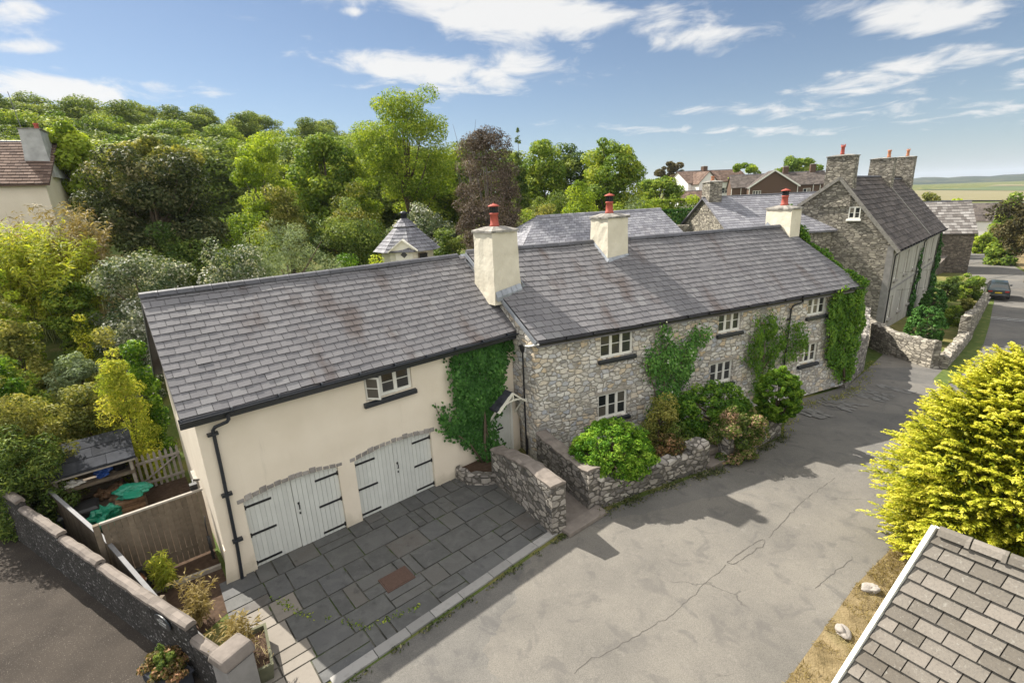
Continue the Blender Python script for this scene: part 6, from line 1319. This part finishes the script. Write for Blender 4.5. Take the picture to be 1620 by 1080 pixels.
tree('birch', 'slender yellowing birch with open crown', 'tree', (362, 196, 462, 345), 42, 'leaf_yellow', 10000, .19, ncl=60, clump=.22, bark='bark_grey', sink=1)
tree('lime_tree', 'rounded deep green tree left of the tall sunlit tree', 'tree', (455, 196, 572, 330), 46, 'leaf_mid', 11000, .34, ncl=60, clump=.3, sink=2)
tree('ash_tree', 'tall sunlit light green tree, the tallest in the middle of the skyline', 'tree', (556, 132, 722, 322), 44, 'leaf_sunny', 24000, .22, ncl=80, clump=.24, sink=1.5, aspect=.5)
tree('dead_conifer', 'dead brown columnar conifer behind the first chimney', 'tree', (716, 200, 826, 398), 29, 'leaf_brown', 22000, .15, 'col', ncl=120, clump=.3, sink=1.0, aspect=.35, bark='bark_grey')
# bare grey twigs beside the dead conifer
bt = at(738, 200, 36); bg_ = gzs(bt[0], bt[1]); root = thing('bare_tree', 'leafless grey tree with upright twigs left of the dead conifer', 'tree', (bt[0], bt[1], bg_)); mb = MB(); rb = random.Random(6); H_ = at(738, 176, 36)[2]-bg_
mb.tube([(0, 0, -.2), (0, 0, H_*.5), (.1, 0, H_*.75)], [.18, .12, .06], 6)
for i in range(46):
    z = rb.uniform(.35, .75)*H_; a = rb.uniform(0, 6.28); l_ = rb.uniform(.5, 1.5); m_ = (math.cos(a)*l_*.5, math.sin(a)*l_*.5, z+l_*.8); mb.tube([(0, 0, z), m_, (m_[0]*1.5, m_[1]*1.5, min(H_, z+l_*1.9))], [.03, .02, .008], 4)
mb.build('trunk', 'bark_grey', root)
tree('spruce', 'narrow pointed spruce right of the dead conifer', 'tree', (806, 196, 836, 330), 50, 'leaf_dark', 5000, .28, 'spruce', ncl=90, clump=.5, aspect=.3, limb=False)
tree('beech', 'yellow green leafy tree right of the narrow spruce', 'tree', (826, 212, 896, 325), 52, 'leaf_mid', 8000, .32, ncl=50, clump=.3, sink=2)
tree('beech', 'dense dark green tree behind the rear slate wing', 'tree', (872, 218, 936, 325), 55, 'leaf_dark', 7000, .32, ncl=45, clump=.3, sink=2)
tree('maple', 'solitary round crowned green tree against the pale sky', 'tree', (914, 212, 1014, 322), 49, 'leaf_mid', 11000, .3, ncl=60, clump=.26, sink=1.5)
tree('garden_tree', 'wide low dark green tree right of the solitary tree', 'tree', (1000, 276, 1078, 330), 66, 'leaf_mid', 6000, .36, ncl=45, clump=.28, sink=1)
tree('far_tree', 'distant open crowned tree left of the white house', 'tree', (1036, 249, 1082, 290), 125, 'leaf_purple', 3500, .55, ncl=26, clump=.28, sink=1)
tree('far_tree', 'distant dark tree beside the roof of the white house', 'tree', (1066, 272, 1104, 300), 128, 'leaf_dark', 3000, .55, ncl=26, clump=.3, sink=1)
tree('far_tree', 'yellowish tree behind the left roof of the brown gabled house', 'tree', (1150, 256, 1200, 285), 118, 'leaf_yellow', 3500, .5, ncl=26, clump=.28, sink=2)
tree('far_tree', 'green open tree behind the right roof of the brown gabled house', 'tree', (1216, 244, 1302, 296), 120, 'leaf_mid', 5000, .6, ncl=40, clump=.22, sink=2)
SH = [
    ('elaeagnus', 'large silvery white flowering shrub behind the garage ridge, left part', (112, 376, 350, 560), 26, 'leaf_grey', 17000, .14, dict(ncl=110, clump=.22, sink=.6, dy=.6)),
    ('elaeagnus', 'pale silvery flowering shrub close behind the middle of the garage ridge', (284, 366, 456, 490), 25, 'leaf_grey', 11000, .14, dict(ncl=90, clump=.22, sink=1.2, dy=.6)),
    ('willow_shrub', 'fine leaved silver green dome behind the garage ridge', (360, 334, 545, 480), 27, 'leaf_silver', 13000, .16, dict(ncl=100, clump=.2, aspect=.22, sink=1.5, dy=.7)),
    ('hedge_shrub', 'dark green bank of laurel left of the summer house', (470, 318, 612, 405), 36, 'leaf_dark', 11000, .2, dict(ncl=80, clump=.24, sink=1.5)),
    ('viburnum', 'yellow green shrub on top of the laurel bank', (500, 284, 600, 345), 39, 'leaf_olive', 6500, .2, dict(ncl=50, clump=.26, sink=1)),
    ('viburnum', 'flowering pale shrub right behind the summer house roof', (612, 318, 722, 400), 37, 'leaf_grey', 9000, .2, dict(ncl=70, clump=.25, sink=1.5)),
    ('garden_shrub', 'bright green shrub at the left of the summer house', (520, 386, 580, 425), 27, 'leaf_bright', 4500, .13, dict(ncl=40, clump=.28, sink=.8)),
    ('garden_shrub', 'yellow and orange flowering shrub against the summer house wall', (566, 394, 612, 422), 27.5, 'leaf_yellow', 3000, .12, dict(ncl=30, clump=.3, sink=.8)),
    ('garden_shrub', 'dark shrub between the summer house and the dead conifer', (688, 340, 745, 420), 33, 'leaf_dark', 5000, .18, dict(ncl=40, clump=.28, sink=.8)),
    ('orchard_shrub', 'yellowish shrub behind the slate wing, right of the dead conifer', (824, 306, 890, 365), 38, 'leaf_olive', 6000, .18, dict(ncl=45, clump=.26, sink=1)),
    ('orchard_shrub', 'tall yellow green shrub left of the second chimney', (880, 288, 950, 352), 41, 'leaf_yellow', 6500, .2, dict(ncl=50, clump=.24, sink=1)),
    ('orchard_shrub', 'grey green rounded shrub right of the second chimney', (966, 302, 1028, 348), 39, 'leaf_silver', 6000, .17, dict(ncl=50, clump=.24, sink=1)),
    ('garden_shrub', 'small bright shrub in the terrace gardens near the slate cottage', (1052, 336, 1098, 366), 40, 'leaf_bright', 3500, .16, dict(ncl=30, clump=.28, sink=.6)),
    ('garden_shrub', 'round bright topiary shrub beside the slate cottage chimney', (1084, 316, 1112, 342), 52, 'leaf_yellow', 2500, .2, dict(ncl=26, clump=.28, sink=.6)),
    ('garden_shrub', 'low mixed green bushes below the clipped hedge', (1010, 350, 1060, 372), 38, 'leaf_mid', 3500, .16, dict(ncl=30, clump=.28, sink=.6)),
    ('laurel', 'dark clipped evergreen bank below the solitary round tree', (836, 290, 940, 325), 47, 'leaf_dark', 6000, .22, dict(ncl=50, clump=.24, sink=1)),
    ('broom_shrub', 'yellow green feathery shrub beside the cream gable', (150, 545, 236, 690), 19.5, 'leaf_bamboo', 9000, .13, dict(ncl=80, clump=.22, aspect=.28, sink=.4)),
    ('climbing_shrub', 'bright green leafy climber against the back of the cream gable', (196, 520, 246, 660), 20.6, 'leaf_bright', 5000, .13, dict(ncl=45, clump=.26, sink=.6, dy=.5)),
    ('cypress_shrub', 'spreading feathery cypress left of the log store', (-80, 580, 118, 745), 19.8, 'leaf_olive', 15000, .16, dict(ncl=120, clump=.2, aspect=.25, sink=.5, dy=.6)),
    ('cypress_shrub', 'dark lower cypress boughs behind the roughcast wall', (-80, 660, 110, 770), 18.6, 'leaf_dark', 9000, .15, dict(ncl=80, clump=.24, aspect=.3, dy=.6)),
    ('ground_shrub', 'low grey green shrub on the slope above the log store', (70, 548, 170, 610), 23.5, 'leaf_silver', 6000, .14, dict(ncl=50, clump=.25, sink=.5)),
    ('ground_shrub', 'olive shrub at the lower left edge of the lawn', (-30, 480, 70, 580), 24.5, 'leaf_olive', 7000, .15, dict(ncl=60, clump=.24, sink=.6)),
    ('ground_shrub', 'bright green leafy shrub at the left edge above the cypress', (-40, 560, 40, 620), 21.5, 'leaf_bright', 4000, .16, dict(ncl=36, clump=.27, sink=.6)),
    ('ground_shrub', 'brown green scrub at the right of the small lawn', (130, 520, 200, 590), 23, 'leaf_olive', 4500, .13, dict(ncl=40, clump=.26, sink=.6)),
    ('goldenrod', 'patch of yellow goldenrod at the edge of the small lawn', (104, 482, 134, 512), 25.2, 'leaf_gold', 1500, .1, dict(ncl=20, clump=.3, sink=.5)),
    ('side_hedge', 'dark scrub hedge standing in front of the white cottage', (1530, 360, 1640, 392), 135, 'leaf_mid', 6000, .5, dict(ncl=60, clump=.2)),
    ('side_shrub', 'yellow green bush beside the lane behind the barn', (1536, 366, 1576, 408), 122, 'leaf_yellow', 4500, .35, dict(ncl=40, clump=.26, sink=1)),
    ('field_tree', 'sunlit bush standing above the barn roof ridge', (1452, 294, 1500, 325), 112, 'leaf_olive', 5000, .5, dict(ncl=40, clump=.26, sink=3)),
    ('field_tree', 'small yellow green bush right above the barn roof ridge', (1500, 306, 1528, 322), 116, 'leaf_yellow', 2500, .45, dict(ncl=26, clump=.28, sink=3)),
    ('field_tree', 'green tree between the field and the dark leaved tree', (1570, 304, 1640, 330), 105, 'leaf_mid', 4500, .5, dict(ncl=40, clump=.25, sink=3)),
]
for nme, lb, bb, D_, mt, n_, lf, kw in SH: shrub(nme, lb, bb, D_, mt, n_, lf, **kw)
tree('plum_tree', 'dark bronze leaved tree at the right edge beside the lane', 'tree', (1558, 300, 1760, 404), 80, 'leaf_purple', 11000, .34, ncl=70, clump=.26)
XS = [
    ('garden_shrub', 'dark green bush filling the gap under the slender birch', (330, 300, 440, 400), 37, 'leaf_mid', 7000, .2, {}),
    ('garden_shrub', 'olive bush right of the dark broad tree, above the silver dome', (400, 290, 500, 380), 38, 'leaf_olive', 7000, .2, {}),
    ('garden_shrub', 'dark bush behind the silvery shrub at the foot of the broad tree', (200, 350, 330, 440), 30, 'leaf_dark', 7000, .17, {}),
    ('garden_shrub', 'mid green scrub below the left bamboo, beside the lawn', (60, 425, 150, 500), 28, 'leaf_mid', 6000, .16, {}),
    ('garden_shrub', 'golden green scrub at the far left below the bamboo', (-60, 420, 50, 500), 27.5, 'leaf_yellow', 6000, .16, {}),
    ('ground_shrub', 'pale scrubby bush on the slope right of the lawn, near the gable', (176, 470, 244, 560), 24, 'leaf_grey', 6000, .13, {}),
    ('ground_shrub', 'green scrub behind the log store roof', (60, 600, 200, 690), 21.2, 'leaf_olive', 7000, .13, {}),
    ('ground_shrub', 'grassy green mound behind the roughcast wall end', (-60, 540, 60, 640), 22.5, 'leaf_mid', 6000, .14, {}),
    ('garden_tree', 'green tree filling the skyline gap between dark tree and ash', (500, 240, 600, 330), 50, 'leaf_sunny', 9000, .26, dict(sink=2)),
    ('garden_shrub', 'yellow green scrub behind the dead conifer', (800, 320, 850, 380), 36, 'leaf_sunny', 4000, .16, {}),
    ('garden_shrub', 'long leafy bank behind the second chimney and the slate wing', (930, 318, 1010, 350), 44, 'leaf_mid', 6000, .2, {}),
    ('garden_shrub', 'rounded bank of shrubs below the wide low tree', (1000, 300, 1060, 335), 58, 'leaf_sunny', 4500, .24, {}),
]
for nme, lb, bb, D_, mt, n_, lf, kw in XS: shrub(nme, lb, bb, D_, mt, n_, lf, ncl=60, clump=.25, **{k_: v_ for k_, v_ in kw.items()})
BB = [('tall bamboo clump at the far left, yellow green', 40, 478, 30, 4.6, 'leaf_bamboo', 5200), ('tall bamboo clump next to the small lawn', 105, 470, 29, 4.2, 'leaf_bamboo', 5200), ('straw coloured dying bamboo clump behind the green ones', 140, 440, 31, 5.4, 'leaf_straw', 4600), ('dry pale bamboo clump in front of the tiled house', 10, 450, 32, 5.2, 'leaf_straw', 3600), ('bamboo clump between the green and the dying one', 75, 462, 30.5, 4.8, 'leaf_bamboo', 5000)]
for i, (lb, px, py, D_, h_, mt, n_) in enumerate(BB):
    p = at(px, py, D_); grassy('bamboo_clump', lb, (p[0], p[1], gzs(p[0], p[1])), h_*1.25, 1.7, 60, int(n_*1.8), .26, mt, 400+i, .9, bend=.4, stem='straw' if mt == 'leaf_straw' else 'green', lo=.3)

# ================================================================== AIR
mb = MB(); mb.box(-8600, 8600, -300, 8600, -40, 140); hz = mb.build('haze', 'dark_interior'); stuff(hz)
hm = bpy.data.materials.new('haze'); hm.use_nodes = True; nt_ = hm.node_tree; nt_.nodes.clear(); ho = nt_.nodes.new('ShaderNodeOutputMaterial'); pv_ = nt_.nodes.new('ShaderNodeVolumePrincipled')
pv_.inputs['Color'].default_value = (.80, .88, 1, 1); pv_.inputs['Density'].default_value = .00011; pv_.inputs['Anisotropy'].default_value = .2
nt_.links.new(pv_.outputs[0], ho.inputs['Volume']); hz.data.materials.clear(); hz.data.materials.append(hm)
